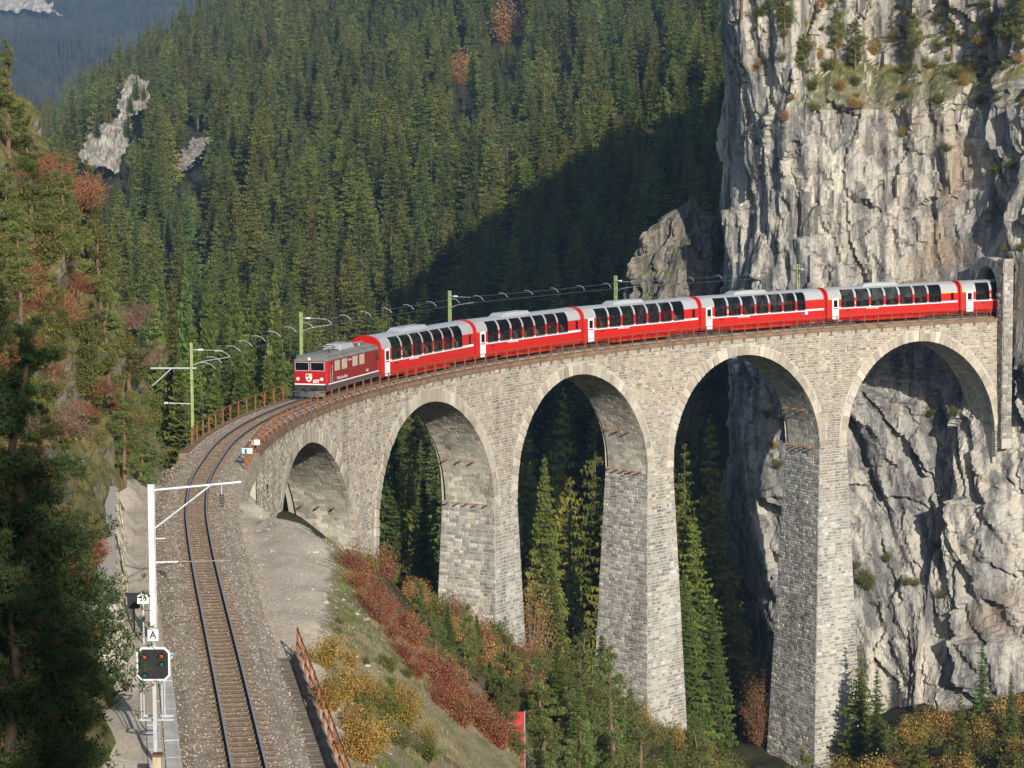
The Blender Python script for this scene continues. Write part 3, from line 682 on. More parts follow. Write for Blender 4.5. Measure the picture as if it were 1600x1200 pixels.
for k, (a, b) in enumerate(ARCH):
    c = (a+b)/2; h = (b-a)/2
    strip(mb, [[PV(c - h*math.sin(t) + (skew(3, o)*max(0, math.sin(t)) if k == 4 else 0), o, -(D_SP - (D_SP-D_CR)*math.cos(t)) + .0) for o in np.linspace(-2.26, 2.26, 5)] for t in np.linspace(-math.pi/2, math.pi/2, 61)])
mb.build('masonry_core', MAT['mortar'], viaduct)
for i, p in enumerate(PIERS):
    m2 = MB(); ds = np.arange(D_SP, -zfoot[i] - GR*p + 3, 1.5); rows = []
    for d in ds:
        t = pth(i, d); w = float(wdt(d)); rows.append([PV(p-t, w, -d), PV(p+t, w, -d), PV(p+t+skew(i, -w), -w, -d), PV(p-t, -w, -d)])
    m2.loft(rows); m2.build('pier', MAT['mortar'], viaduct)
m2 = MB()
m2.hexa([PV(S_A, 2.2, -15), PV(1.98, 2.2, -15), PV(1.98, -2.2, -15), PV(S_A, -2.2, -15), PV(S_A, 2.2, -D_SP), PV(1.98, 2.2, -D_SP), PV(1.98, -2.2, -D_SP), PV(S_A, -2.2, -D_SP)])
m2.build('abutment', MAT['mortar'], viaduct)
m2 = MB(); rows = []
for s in (A_L, 120, 123, S_B): rows.append([PV(s, 2.2, -15), PV(s, -2.2, -15), PV(s, -2.2, -D_TOP-.02), PV(s, 2.2, -D_TOP-.02)])
m2.loft(rows); m2.build('abutment', MAT['mortar'], viaduct)
# black plate whose colour stands for the shade in a small arched niche
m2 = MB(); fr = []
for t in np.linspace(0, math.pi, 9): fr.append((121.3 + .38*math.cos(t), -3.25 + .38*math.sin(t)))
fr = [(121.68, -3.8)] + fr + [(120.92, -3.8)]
m2.loft([[PV(s, 2.28, h) for s, h in fr], [PV(s, 2.345, h) for s, h in fr]]); m2.build('drain_niche_shade', MAT['black'], viaduct)
# deck edges and corbels
for sg in (1, -1):
    m2 = MB(); rows = []
    for s in np.arange(S_A - .1, S_B + .1, .8): rows.append([PV(s, sg*1.72, -.28), PV(s, sg*2.42, -.28), PV(s, sg*2.42, -.60), PV(s, sg*1.72, -.60)])
    m2.loft(rows); m2.build('deck_edge', MAT['deck_edge'], viaduct)
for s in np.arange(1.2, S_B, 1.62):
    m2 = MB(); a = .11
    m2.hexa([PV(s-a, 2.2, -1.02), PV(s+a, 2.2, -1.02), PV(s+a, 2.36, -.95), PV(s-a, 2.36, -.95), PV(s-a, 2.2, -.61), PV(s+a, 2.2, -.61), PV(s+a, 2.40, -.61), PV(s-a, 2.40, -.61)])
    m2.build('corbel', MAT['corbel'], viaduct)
# iron beam stubs left in the arches
def stub(fnp, dirv, L=1.0):
    m2 = MB(); a = Vector(fnp) - L0; b = a + Vector(dirv) * L; m2.bar(a - Vector(dirv)*.2, b, .08, .12); m2.build('iron_stub', MAT['rust'], viaduct)
for i in range(4):
    for d_, oo in ((11.9, (-1.9, -.9, 0, .9, 1.9)), (8.2, (-1.6, -.2, 1.1))):
        for o in oo:
            k = i + 0
            if d_ > 11.8: s = PIERS[i] + pth(i, d_) + skew(i, o)
            else:
                a, b = ARCH[i+1]; c = (a+b)/2; h = (b-a)/2; s = c - h*math.sqrt(1-((D_SP-d_)/(D_SP-D_CR))**2) + skew(i, o)*.93
            x, y, tx, ty = cl(s); stub(P3(s, o, -d_), (float(tx), float(ty), 0), .6)
    # outside stubs seen past the opposite springing
    s = PIERS[i] - pth(i, 9.5) - .02; x, y, tx, ty = cl(s)
    for d_, o in ((12.0, 1.9), ):
        stub(P3(s, o, -d_), (-float(tx), -float(ty), 0), .9)
for o in (-1.5, -.3, .9, 1.9):
    s = PIERS[3] + pth(3, 15.2) + skew(3, o); x, y, tx, ty = cl(s); stub(P3(s, o, -15.0), (float(tx), float(ty), 0), .5)

# ------------------------------------------------------------------ tunnel portal
portal = thing('tunnel_portal', 'dark stone tunnel portal set in the cliff at the end of the viaduct', 'tunnel portal', P3(1.0, 0, -14))
PL = np.array(portal.location)
def PP_(s, o, h): return tuple(np.array(pt(s + SP, o, h)) - PL)
def popen(n=18): return [(2.08*math.cos(t), 2.75 + 2.12*math.sin(t)) for t in np.linspace(0, math.pi, n)]
m2 = MB(); op = [(2.08, -1.0)] + popen() + [(-2.08, -1.0)]
outl = []
for (o, h) in op:
    ang = math.atan2(h - 2.2, o); 
    if h <= 2.75: outl.append((3.3 if o > 0 else -3.2, h))
    else: outl.append((max(-3.2, min(3.3, o*1.9)), min(5.75, 2.75 + (h-2.75)*1.42 if abs(o) < 1.6 else h + .8)))
for s0 in (0.0,):
    rows = [[PP_(0, o, h) for o, h in op], [PP_(0, o, h) for o, h in outl], [PP_(-1.15, o, h) for o, h in outl], [PP_(-1.15, o, h) for o, h in op]]
    rows.append(rows[0]); n = len(op)
    V = [p for r in rows for p in r]; fs = []
    for i in range(4):
        for j in range(n-1): fs.append((i*n+j, (i+1)*n+j, (i+1)*n+j+1, i*n+j+1))
    m2.add(V, fs)
m2.build('portal_wall', MAT['mortar'], portal)
for j in range(17):                                  # ring of long stones
    t0 = math.pi*j/17 + .01; t1 = math.pi*(j+1)/17 - .01; L_ = RNG.uniform(.75, 1.05)
    q = lambda t, e, o: np.array(pt(o + SP, (2.10+e)*math.cos(t), 2.75 + (2.14+e)*math.sin(t)))
    v = np.array([q(t0, 0, -.3), q(t1, 0, -.3), q(t1, L_, -.02), q(t0, L_, -.02), q(t0, 0, .07), q(t1, 0, .07), q(t1, L_, .05), q(t0, L_, .05)])
    me = mesh_np('voussoir', v - PL, [SF], [MAT['stone']], np.repeat(np.array([colour(PAL_LO, .7, 1.0)]), 8, 0)); link('voussoir', me, portal)
pv = []; pc = []
def pface(o, h, e): return pt(SP + e, o, h)
def pside(s, h, e): return pt(SP + s, 3.32 + e, h)
for fn, a0, a1, l0 in ((pface, 2.12, 3.3, .4), (pside, -1.15, 0.0, .5)):
    h = -12.5
    while h < 5.6:
        hc = RNG.uniform(.26, .42)
        for b0, b1 in fill(a0, a1, .35, .8):
            if fn is pface and h > 2.75:
                b0 = max(b0, 2.15 + 0.0)
            nv = len(stV); stone_at(fn, b0, b1, h, h+hc, RNG.uniform(.02, .08), colour(PAL_LO if RNG.random() < .6 else PAL_UP, .8, 1.2))
            pv.append(stV.pop()); pc.append(stC.pop())
        h += hc
n = len(pv); V = np.concatenate(pv) - PL; F = (SF[None] + 8*np.arange(n)[:, None, None]).reshape(-1, 4)
link('facing_stones', mesh_np('facing_stones', V, [F], [MAT['stone']], np.repeat(np.array(pc), 8, 0)), portal)['kind'] = 'stuff'
m2 = MB()                                           # pilaster under the portal wall
m2.hexa([PP_(-2.4, 1.9, -13.5), PP_(-.02, 1.9, -13.5), PP_(-.02, 3.55, -13.5), PP_(-2.4, 3.55, -13.5), PP_(-2.4, 1.9, 5.6), PP_(-.02, 1.9, 5.6), PP_(-.02, 3.55, 5.6), PP_(-2.4, 3.55, 5.6)])
m2.v = [p if p[2] < 1e9 else p for p in m2.v]
mm = MB(); mm.hexa([PP_(-1.13, 2.12, -13.5), PP_(-.02, 2.12, -13.5), PP_(-.02, 3.29, -13.5), PP_(-1.13, 3.29, -13.5), PP_(-1.13, 2.12, 5.6), PP_(-.02, 2.12, 5.6), PP_(-.02, 3.29, 5.6), PP_(-1.13, 3.29, 5.6)])
mm.build('pilaster', MAT['mortar'], portal)
m2 = MB(); rows = []                                 # lining of the bore
for s in np.arange(-.3, -40, -3.0): rows.append([PP_(s, o*1.02, h) for o, h in op])
V = [p for r in rows for p in r]; n = len(op); fs = []
for i in range(len(rows)-1):
    for j in range(n): fs.append((i*n+j, (i+1)*n+j, (i+1)*n+(j+1) % n, i*n+(j+1) % n))
fs.append(tuple((len(rows)-1)*n + j for j in range(n)))
m2.add(V, fs); m2.build('tunnel_lining', MAT['rust_dark'], portal)
m2 = MB(); c0 = Vector(P3(SP + .12, 2.5, 2.05)) - Vector(PL); x, y, tx, ty = [float(q) for q in cl(0)]
m2.bar(c0 + Vector((-ty, tx, 0))*-.32, c0 + Vector((-ty, tx, 0))*.32, .04, .34, (0, 0, 1)); m2.build('number_plate', MAT['white'], portal)

# ------------------------------------------------------------------ railway track
def sweep(prof, s0, s1, ds, org, off=0.0):
    S_ = np.arange(s0, s1, ds); rows = [[tuple(np.array(pt(s, off + o, h)) - org) for o, h in prof] for s in S_]
    return rows
tr = thing('railway_track', 'single metre gauge railway track curving on to the viaduct', 'railway track', P3(150, 0, -.3)); TL = np.array(tr.location)
for sg in (.5, -.5):
    m2 = MB(); pr = [(-.055, -.17), (-.055, -.15), (-.012, -.135), (-.012, -.045), (-.034, -.03), (-.034, 0), (.034, 0), (.034, -.03), (.012, -.045), (.012, -.135), (.055, -.15), (.055, -.17)]
    rows = sweep(pr, -25, S_END - 4, .9, TL, sg); n = len(pr); V = [p for r in rows for p in r]; fs = []; ms = []
    for i in range(len(rows)-1):
        for j in range(n): fs.append((i*n+j, i*n+(j+1) % n, (i+1)*n+(j+1) % n, (i+1)*n+j)); ms.append(1 if j == 5 else 0)
    m2.add(V, fs); m2.m = ms; m2.build('rail', [MAT['rail_side'], MAT['rail_top']], tr)
sm = MB(); sm.hexa([(-.13,-.9,-.12), (.13,-.9,-.12), (.13,.9,-.12), (-.13,.9,-.12), (-.09,-.88,0), (.09,-.88,0), (.09,.88,0), (-.09,.88,0)])
for sg in (-.5, .5):
    for e in (-1, 1): sm.box(-.07, .07, sg + e*.10 - .04, sg + e*.10 + .04, .0, .035)
sme = sm.mesh('sleeper', MAT['sleeper'])
nsl = 0
for s in np.arange(88, S_END - 5, .62):
    x, y, tx, ty = [float(q) for q in cl(s)]; o = link('sleeper', sme, tr)
    o.location = Vector(P3(s, 0, -.172)) - Vector(TL); o.rotation_euler = (0, math.atan(GR), math.atan2(ty, tx) + random.uniform(-.015, .015)); nsl += 1
# ballast bed
prof = [(-2.6, -1.1), (-2.35, -.55), (-1.55, -.215), (-.9, -.19), (0, -.20), (.9, -.19), (1.55, -.215), (2.35, -.55), (2.6, -1.1)]
def bal(s0, s1, prof):
    sub = []
    for a, b in zip(prof[:-1], prof[1:]):
        for t in np.linspace(0, 1, 4)[:-1]: sub.append((a[0]+(b[0]-a[0])*t, a[1]+(b[1]-a[1])*t))
    sub.append(prof[-1]); S_ = np.arange(s0, s1, .35); S2, O2 = np.meshgrid(S_, [p[0] for p in sub], indexing='ij'); H2 = np.broadcast_to([p[1] for p in sub], S2.shape)
    V = pt(S2, O2, H2 + .035*fbm(S2*2.2, O2*2.2, 1, 3)); k = np.exp(-((np.abs(O2) - .15) / .75) ** 2) * (.7 + .5*gn(S2/3, O2*2, 5)); c_ = 1 - np.clip(k, 0, 1)[..., None] * np.array([.20, .32, .42]); return V.reshape(-1, 3), grid_faces(*S2.shape), c_.reshape(-1, 3)
V1, F1, K1 = bal(S_B - .6, S_END - 3, prof)
V2, F2, K2 = bal(-20, S_B - .3, [(-1.85, -.9), (-1.8, -.34), (-1.5, -.215), (-.9, -.19), (0, -.20), (.9, -.19), (1.5, -.215), (1.8, -.34), (1.85, -.9)])
struct('ballast', mesh_np('ballast', np.concatenate([V1, V2]), [F1, F2 + len(V1)], [MAT['ballast']], np.concatenate([K1, K2])))
# loose stones lying on the ballast
n = 17000; s_ = RNG.uniform(104, S_END - 8, n) ; s_ = 104 + (S_END - 8 - 104) * RNG.uniform(0, 1, n) ** .8; o_ = np.where(RNG.random(n) < .5, RNG.uniform(-2.5, 2.5, n), RNG.choice([-1, 1], n) * RNG.uniform(.65, 2.6, n))
onv = s_ < S_B; o_ = np.where(onv, np.clip(o_, -1.7, 1.7), o_)
h_ = np.interp(np.abs(o_), [0, .9, 1.55, 2.35, 2.9], [-.20, -.19, -.215, -.50, -.46]); c = pt(s_, o_, h_ + .01)
c[:, 2] = np.where(np.abs(o_) > 2.3, np.maximum(hterr(c[:, 0], c[:, 1]) + .02, c[:, 2] - .3), c[:, 2])
r = RNG.uniform(.020, .050, n)
oct_ = np.array([(1,0,0),(0,1,0),(-1,0,0),(0,-1,0),(0,0,.8),(0,0,-.8)], float); of = np.array([(0,1,4),(1,2,4),(2,3,4),(3,0,4),(1,0,5),(2,1,5),(3,2,5),(0,3,5)])
an = RNG.uniform(0, 6.28, n); ca, sa = np.cos(an), np.sin(an)
vv = oct_[None] * RNG.uniform(.6, 1.3, (n, 6, 1)); vx = vv[..., 0]*ca[:, None] - vv[..., 1]*sa[:, None]; vy = vv[..., 0]*sa[:, None] + vv[..., 1]*ca[:, None]
V = c[:, None] + np.stack([vx, vy, vv[..., 2]], -1) * r[:, None, None]
pal = np.array([(.37,.31,.24), (.41,.35,.275), (.33,.27,.205), (.44,.385,.31), (.30,.245,.19), (.50,.455,.385)]); cc = pal[RNG.choice(6, n, p=[.30,.2,.24,.10,.13,.03])] * RNG.uniform(.8, 1.15, (n, 1))
tag(link('loose_ballast', mesh_np('loose_ballast', V.reshape(-1, 3), [(of[None] + 6*np.arange(n)[:, None, None]).reshape(-1, 3)], [MAT['pebble']], np.repeat(cc, 6, 0))), 'brown and grey broken ballast stones beside and between the rails', 'ballast stones', kind='stuff')

# ------------------------------------------------------------------ railings of the viaduct
def railing(name, label, off, s0, s1, step, zbase, hgt, tight=None):
    rt = thing(name, label, 'railing', P3((s0+s1)/2, off, zbase)); RL = np.array(rt.location)
    S_ = list(np.arange(s0, s1, step))
    pm = MB(); pm.box(-.045, .045, -.045, .045, 0, hgt); pme = pm.mesh('post', MAT['rust'])
    for s in S_:
        o = link('post', pme, rt); o.location = Vector(P3(s, off, zbase)) - Vector(RL); x, y, tx, ty = [float(q) for q in cl(s)]; o.rotation_euler = (random.uniform(-.02, .02), random.uniform(-.02, .02), math.atan2(ty, tx))
    for hh, rr in ((hgt - .03, .034), (hgt*.52, .024)):
        m2 = MB(); m2.tube([tuple(np.array(pt(s, off + .0, zbase + hh)) - RL) for s in np.arange(S_[0], S_[-1] + .01, .8)], rr, 5); m2.build('rail', MAT['rust'], rt)
    return rt
railing('deck_railing', 'rusty iron post railing along the inner edge of the viaduct', 2.14, 2.4, 133.5, 1.72, -.30, 1.12)
railing('deck_railing', 'rusty iron post railing along the outer edge against the forest', -2.14, 4.6, 124.5, 2.0, -.30, 1.12)
# two plates wired to the near end of the inner railing
for s, hh, mt, lab in ((127.2, .75, 'white', 'small white plate wired to the rusty inner railing'), (133.0, 1.0, 'cyan_sign', 'small pale blue plate at the end of the rusty inner railing')):
    m2 = MB(); x, y, tx, ty = [float(q) for q in cl(s)]; c0 = Vector(P3(s, 2.2, -.3 + hh)); 
    m2.hexa([Vector((a, b, c)) for a, b, c in ((-.30,-.02,-.16), (.30,-.02,-.16), (.30,.02,-.16), (-.30,.02,-.16), (-.30,-.02,.16), (.30,-.02,.16), (.30,.02,.16), (-.30,.02,.16))])
    tag(m2.build('plate', MAT[mt], None, loc=c0), lab, 'plate')
# ------------------------------------------------------------------ overhead line
def s_of_u(u, off, h=0, lo=-5, hi=130):
    for _ in range(50):
        m = (lo+hi)/2; uu, _v = px(*P3(m, off, h))
        if uu > u: lo = m
        else: hi = m
    return (lo+hi)/2
M_OFF = -2.62
mast_s = []
def lattice(mb, h, w=.145, dpt=.12, base=-1.2):
    for sx in (-1, 1): mb.box(sx*w - .035, sx*w + .035, -dpt/2, dpt/2, base, h)
    k = base + .3
    while k < h - .1: mb.box(-w, w, -.035, .035, k, k + .09); k += .78
    mb.box(-w - .03, w + .03, -dpt/2, dpt/2, h - .07, h)
mlabs = {300: 'green lattice mast by the bridge end with a white arm on its outer side', 471: 'green lattice mast standing behind the front of the locomotive', 703: 'green lattice mast behind the joint of first and second coach',
         962: 'green lattice mast behind the roof of the third coach', 1247: 'green lattice mast behind the fourth coach against the cliff'}
for u in (300, 471, 703, 962, 1247):
    s = s_of_u(u, M_OFF, 3); mast_s.append(s); x, y, tx, ty = [float(q) for q in cl(s)]
    t = thing('catenary_mast', mlabs[u], 'mast', P3(s, M_OFF, 0), math.atan2(ty, tx), 'green masts of the overhead line')
    mb = MB(); lattice(mb, 5.78); mb.build('mast_post', MAT['green_mast'], t)
    mb = MB(); mb.tube([(0, .1, 5.32), (0, .75, 5.30)], .03, 6); mb.tube([(0, .75, 5.30), (0, 2.0, 5.25)], .018, 6); mb.build('cantilever_arm', MAT['arm'], t)
    mb = MB()
    for k in range(4): mb.cyl((0, .42 + k*.09, 5.31), (0, .47 + k*.09, 5.31), .075, 8)
    mb.build('insulator', MAT['white'], t)
    mb = MB(); mb.tube([(0, .1, 4.35), (0, .8, 4.6), (0, 2.4, 4.85)], .02, 6); mb.build('steady_arm', MAT['arm'], t)
    if u == 300:
        mb = MB(); mb.tube([(0, .3, 4.15), (0, -2.6, 4.15)], .055, 6); mb.tube([(0, -1.3, 4.12), (0, -2.5, 3.05)], .04, 6); mb.build('feeder_arm', MAT['arm'], t)
        mb = MB(); mb.tube([(0, -.1, 1.9), (0, -1.5, 1.95)], .04, 6); mb.build('feeder_strut', MAT['arm'], t)
        mb = MB()
        for k in range(3): mb.cyl((0, -1.55 - k*.08, 1.95), (0, -1.6 - k*.08, 1.95), .07, 8)
        mb.build('insulator', MAT['white'], t)
# near white mast at the side of the line
sN = float(np.interp(-85.0, -CY[SS > 120], SS[SS > 120])); nx_, ny_, ntx, nty = [float(q) for q in cl(sN)]
t = thing('catenary_mast', 'white steel mast beside the near track with an arm reaching over the rails', 'mast', P3(sN, -2.42, -.5), math.atan2(nty, ntx), None)
mb = MB(); mb.box(-.10, .10, -.13, -.11, -.6, 6.0); mb.box(-.10, .10, .11, .13, -.6, 6.0); mb.box(-.012, .012, -.11, .11, -.6, 6.0); mb.box(-.16, .16, -.2, .2, -.1, .03); mb.build('mast_post', MAT['white_mast'], t)
mb = MB(); mb.tube([(0, .1, 5.78), (0, 3.35, 6.0)], .045, 8); mb.tube([(0, .12, 4.35), (0, 2.2, 5.9)], .035, 8); mb.build('cantilever_arm', MAT['arm'], t)
mb = MB(); mb.cyl((0, 2.62, 5.95), (0, 2.62, 5.55), .02, 6); mb.build('hanger', MAT['galv'], t)
mb = MB()
for k in range(5): mb.cyl((0, 2.62, 5.55 - k*.10), (0, 2.62, 5.49 - k*.10), .085, 10)
mb.build('insulator', MAT['insul'], t)
mb = MB(); mb.tube([(0, .12, 3.05), (0, .95, 3.05)], .04, 8); mb.build('steady_arm', MAT['white_mast'], t)
mb = MB()
for k in range(4): mb.cyl((0, .97 + k*.09, 3.05), (0, 1.02 + k*.09, 3.05), .07, 10)
mb.build('insulator', MAT['insul'], t)
mb = MB(); mb.tube([(0, 1.35, 3.05), (0, 2.9, 3.03)], .016, 6); mb.build('steady_rod', MAT['wire'], t)
mb = MB(); mb.tube([(0, .12, 3.95), (0, .5, 3.95)], .03, 6); mb.build('bracket', MAT['white_mast'], t)
# wires
ws = sorted([-6.0] + mast_s + [sN, S_END - 8])
def wire(name, label, hof, r, sag):
    w = MB(); pts = []
    for a, b in zip(ws[:-1], ws[1:]):
        for t in np.linspace(0, 1, 13)[:-1]:
            s = a + (b-a)*t; A = Vector(P3(a, *hof)); B = Vector(P3(b, *hof)); p = A.lerp(B, t)
            q = Vector(P3(s, *hof)); p = p.lerp(q, .75); p.z -= sag*4*t*(1-t); pts.append(p)
    o = Vector(pts[0]); w.tube([p - o for p in pts], r, 4, 0, False); return tag(w.build(name, MAT['wire'], None, loc=o), label, 'wire')
wire('contact_wire', 'thin contact wire strung low above the middle of the track', (0, 4.85), .008, .05)
wire('messenger_wire', 'thin upper wire carrying the contact wire along the mast tops', (-.85, 5.28), .008, .12)
# bowed hangers between the two wires
for s in np.arange(8, 131, 3.75):
    m2 = MB(); pp = [(-.95, 5.30), (-.6, 5.33), (-.25, 5.20), (0, 4.95)]; c0 = Vector(P3(s, -.5, 5.1)); m2.tube([Vector(P3(s, o, h)) - c0 for o, h in pp], .016, 5)
    tag(m2.build('wire_hanger', MAT['arm'], None, loc=c0), 'pale bowed hanger tube between the two overhead wires', 'wire hanger', 'bowed hangers along the overhead line')

# ------------------------------------------------------------------ signal and its surroundings
def trk_at(Y):
    s = float(np.interp(-Y, -CY[SS > 120], SS[SS > 120])); x, y, tx, ty = [float(q) for q in cl(s)]; return s, tx, ty
sS, stx, sty = trk_at(67.0)
sgx, sgy, _z = atY(240, 1037, 67.0); gz = zb(67)
sig = thing('railway_signal', 'black railway signal with white border and four lamps on a grey post', 'signal', (sgx, sgy, gz))
mb = MB(); mb.box(-.055, .055, .05, .16, -.3, 4.2); mb.build('signal_post', MAT['galv'], sig)
def octa(w, h, c): return [(-w+c, -h), (w-c, -h), (w, -h+c), (w, h-c), (w-c, h), (-w+c, h), (-w, h-c), (-w, -h+c)]
zc = _z - gz
mb = MB(); mb.loft([[(x, .0, zc+z) for x, z in octa(.50, .50, .15)], [(x, -.05, zc+z) for x, z in octa(.50, .50, .15)]]); bd = mb.build('border', MAT['white'], sig)
mb = MB(); mb.loft([[(x, -.045, zc+z) for x, z in octa(.445, .445, .12)], [(x, -.075, zc+z) for x, z in octa(.445, .445, .12)]]); brd = mb.build('board', MAT['black'], sig)
for (lx, lz, mt) in ((-.24, .23, 'lens_orange'), (.26, .25, 'lens_orange'), (.26, 0.0, 'lens_green'), (-.24, -.33, 'lens_green')):
    mb = MB(); rows = []
    for r, d in ((.075, -.07), (.075, -.09), (.06, -.115), (.03, -.128), (.004, -.132)): rows.append([(lx + r*math.cos(a), d, zc + lz + r*math.sin(a)) for a in np.linspace(0, 2*math.pi, 13)[:-1]])
    mb.loft(rows); lp = mb.build('lamp', MAT[mt], sig, smooth=True)
    mb = MB(); ra = [(math.cos(a), math.sin(a)) for a in np.linspace(-.2, math.pi+.2, 10)]
    strip(mb, [[(lx + .095*c, d, zc + lz + .095*s) for c, s in ra] for d in (-.07, -.24)]); mb.build('hood', MAT['black'], lp)
mb = MB(); za = zc + .86; mb.box(-.16, .16, -.02, .04, za - .17, za + .17); pl = mb.build('letter_plate', MAT['white'], sig)
o = link('letter', text_mesh('A', .30, MAT['black'], .006), pl); o.matrix_local = Matrix(((1,0,0,0), (0,0,-1,-.026), (0,1,0,za), (0,0,0,1)))
# working platform round the post
wp = thing('service_platform', 'galvanised steel platform frame fixed behind the signal board', 'platform', (sgx, sgy + .35, gz))
for zz_ in (1.35, 3.25):
    mb = MB()
    for a, b in (((-.5, 0), (.5, 0)), ((-.5, .55), (.5, .55)), ((-.5, 0), (-.5, .55)), ((.5, 0), (.5, .55)), ((0, 0), (0, .55))): mb.bar((a[0], a[1], zz_), (b[0], b[1], zz_), .05)
    mb.build('frame', MAT['galv'], wp)
for xx in (-.45, .18):
    for yy in (.02, .53): mb = MB(); mb.bar((xx, yy, 1.35), (xx, yy, 3.25), .035); mb.build('upright', MAT['galv'], wp)
# small house-shaped speed board
hx, hy, hz = atY(223.5, 934, 84.0); sb_ = thing('speed_board', 'small white house shaped board reading 20 beside the white mast', 'sign', (hx, hy, zb(84)))
mb = MB(); out = [(-.21, -.22), (.21, -.22), (.21, .06), (0, .24), (-.21, .06)]; mb.loft([[(x, 0, hz - zb(84) + z) for x, z in out], [(x, -.03, hz - zb(84) + z) for x, z in out]]); mb.build('board', MAT['white'], sb_)
mb = MB(); mb.bar((0, .03, -.3), (0, .03, hz - zb(84) - .1), .05); mb.build('post', MAT['galv'], sb_)
o = link('number', text_mesh('20', .27, MAT['grey_steel'], .006), sb_); o.matrix_local = Matrix(((1,0,0,0), (0,0,-1,-.036), (0,1,0,hz - zb(84) - .03), (0,0,0,1)))
# black box behind it
mb = MB(); mb.box(-.22, .22, -.15, .15, 0, .5); mb.box(-.25, .25, -.18, .18, .5, .55); c0 = atY(209, 950, 86)
mb.box(-.03, .03, .0, .06, -1.4, 0)
tag(mb.build('cable_box', MAT['black'], None, loc=c0), 'black cable box on a stake beside the house shaped board', 'box')
# relay cabinet at the foot of the signal
cxx, cyy, _q = atY(246, 1180, 64.6); t = thing('relay_cabinet', 'slim beige trackside cabinet with a dark lid below the signal', 'cabinet', (cxx, cyy, zb(64.6)))
mb = MB(); mb.box(-.12, .12, -.12, .12, -.1, .42); mb.build('base', MAT['galv'], t)
mb = MB(); mb.box(-.12, .12, -.13, .12, .425, .98); mb.build('door', MAT['beige'], t)
mb = MB(); mb.box(-.14, .14, -.16, .14, .985, 1.06); mb.build('lid', MAT['rust_dark'], t)
mb = MB(); mb.cyl((0, -.135, .55), (0, -.17, .55), .06, 10); mb.build('lock', MAT['galv'], t)
# concrete cable trough with lifted-out slabs
tr2 = thing('cable_trough', 'pale concrete cable trough of short cover slabs along the ballast foot', 'cable trough', P3(sS, -2.6, -.5)); t0 = Vector(tr2.location)
for oo, w, s0 in ((-2.14, .46, sN + 2), (-2.68, .42, sN + 12)):
    s = s0
    while s < S_END - 14:
        l = 1.0; m2 = MB(); a, b = s + .015, s + l - .015; h = -.33 + RNG.uniform(-.015, .015); q = lambda s, o, h: Vector(P3(s, o, h)) - t0
        m2.hexa([q(a, oo-w/2, h-.35), q(b, oo-w/2, h-.35), q(b, oo+w/2, h-.35), q(a, oo+w/2, h-.35), q(a, oo-w/2, h), q(b, oo-w/2, h), q(b, oo+w/2, h), q(a, oo+w/2, h)])
        m2.build('slab', MAT['concrete'], tr2); s += l
# dry stone retaining wall at the foot of the hillside
rw = thing('retaining_wall', 'low masonry retaining wall of yellowish stones below the rocky hillside', 'wall', P3(sN - 8, -4.0, -.6)); r0 = np.array(rw.location)
rv = []; rc = []
def wface(s, h, e): return pt(s, -3.35 + e - .16*h, h - .5)
h = -.8
while h < 2.6:
    hc = RNG.uniform(.26, .42)
    for b0, b1 in fill(sN - 22, sN + 6, .35, .95):
        stone_at(wface, b0, b1, h, h+hc, RNG.uniform(.02, .10), colour(np.array([(.46,.40,.28), (.36,.31,.23), (.40,.37,.31), (.30,.27,.22), (.52,.46,.33)]), .8, 1.15)); rv.append(stV.pop()); rc.append(stC.pop())
    h += hc
for q_, c_ in list(zip(rv, rc))[:300]:
    link('stone', mesh_np('stone', q_ - r0, [SF], [MAT['stone']], np.repeat(np.array([c_]), 8, 0)), rw)
n = len(rv) - 300
if n > 0:
    V = np.concatenate(rv[300:]) - r0; link('more_stones', mesh_np('more_stones', V, [(SF[None] + 8*np.arange(n)[:, None, None]).reshape(-1, 4)], [MAT['stone']], np.repeat(np.array(rc[300:]), 8, 0)), rw)['kind'] = 'stuff'
m2 = MB(); m2.loft([[tuple(np.array(wface(s, h, -.01)) - r0) for h in (-2.6, 1, 2, 2.7)] + [tuple(np.array(wface(s, 2.75, -1.2)) - r0), tuple(np.array(wface(s, -2.6, -1.2)) - r0)] for s in np.arange(sN - 22, sN + 6.1, 1.0)]); m2.build('wall_core', MAT['mortar'], rw)
# board walk with side board, and rusty fence on the right of the line
bw = thing('board_walk', 'grey weathered plank walkway beside the near track', 'walkway', P3(sS, 2.0, -.4)); b0_ = Vector(bw.location)
sA = trk_at(81.0)[0]; q = lambda s, o, h: Vector(P3(s, o, h)) - b0_
s = sA
while s < S_END - 18:
    w = RNG.uniform(.2, .26); m2 = MB(); a, b = s, s + w - .025; h = -.36 + RNG.uniform(-.012, .012); o0 = 1.62 + RNG.uniform(-.05, .05); o1 = 2.34
    m2.hexa([q(a, o0, h-.05), q(b, o0, h-.05), q(b, o1, h-.05), q(a, o1, h-.05), q(a, o0, h), q(b, o0, h), q(b, o1, h), q(a, o1, h)]); m2.build('plank', MAT['wood_dark'], bw); s += w
s = sA + .3
while s < S_END - 20:
    m2 = MB(); a, b = s, s + 3.9; m2.hexa([q(a, 2.36, -.42), q(b, 2.36, -.42), q(b, 2.44, -.42), q(a, 2.44, -.42), q(a, 2.52, -.06), q(b, 2.52, -.06), q(b, 2.58, -.06), q(a, 2.58, -.06)]); m2.build('side_board', MAT['wood'], bw); s += 3.95
fr = thing('track_fence', 'leaning rusty iron fence above the grassy slope beside the plank walkway', 'fence', P3(sS, 2.7, -.5)); f0 = Vector(fr.location); q = lambda s, o, h: Vector(P3(s, o, h)) - f0
fs_ = np.arange(sA - .6, S_END - 18, 1.75)
for s in fs_: m2 = MB(); m2.bar(q(s, 2.66, -.9), q(s + random.uniform(-.05, .05), 2.72, .62), .075); m2.build('post', MAT['rust'], fr)
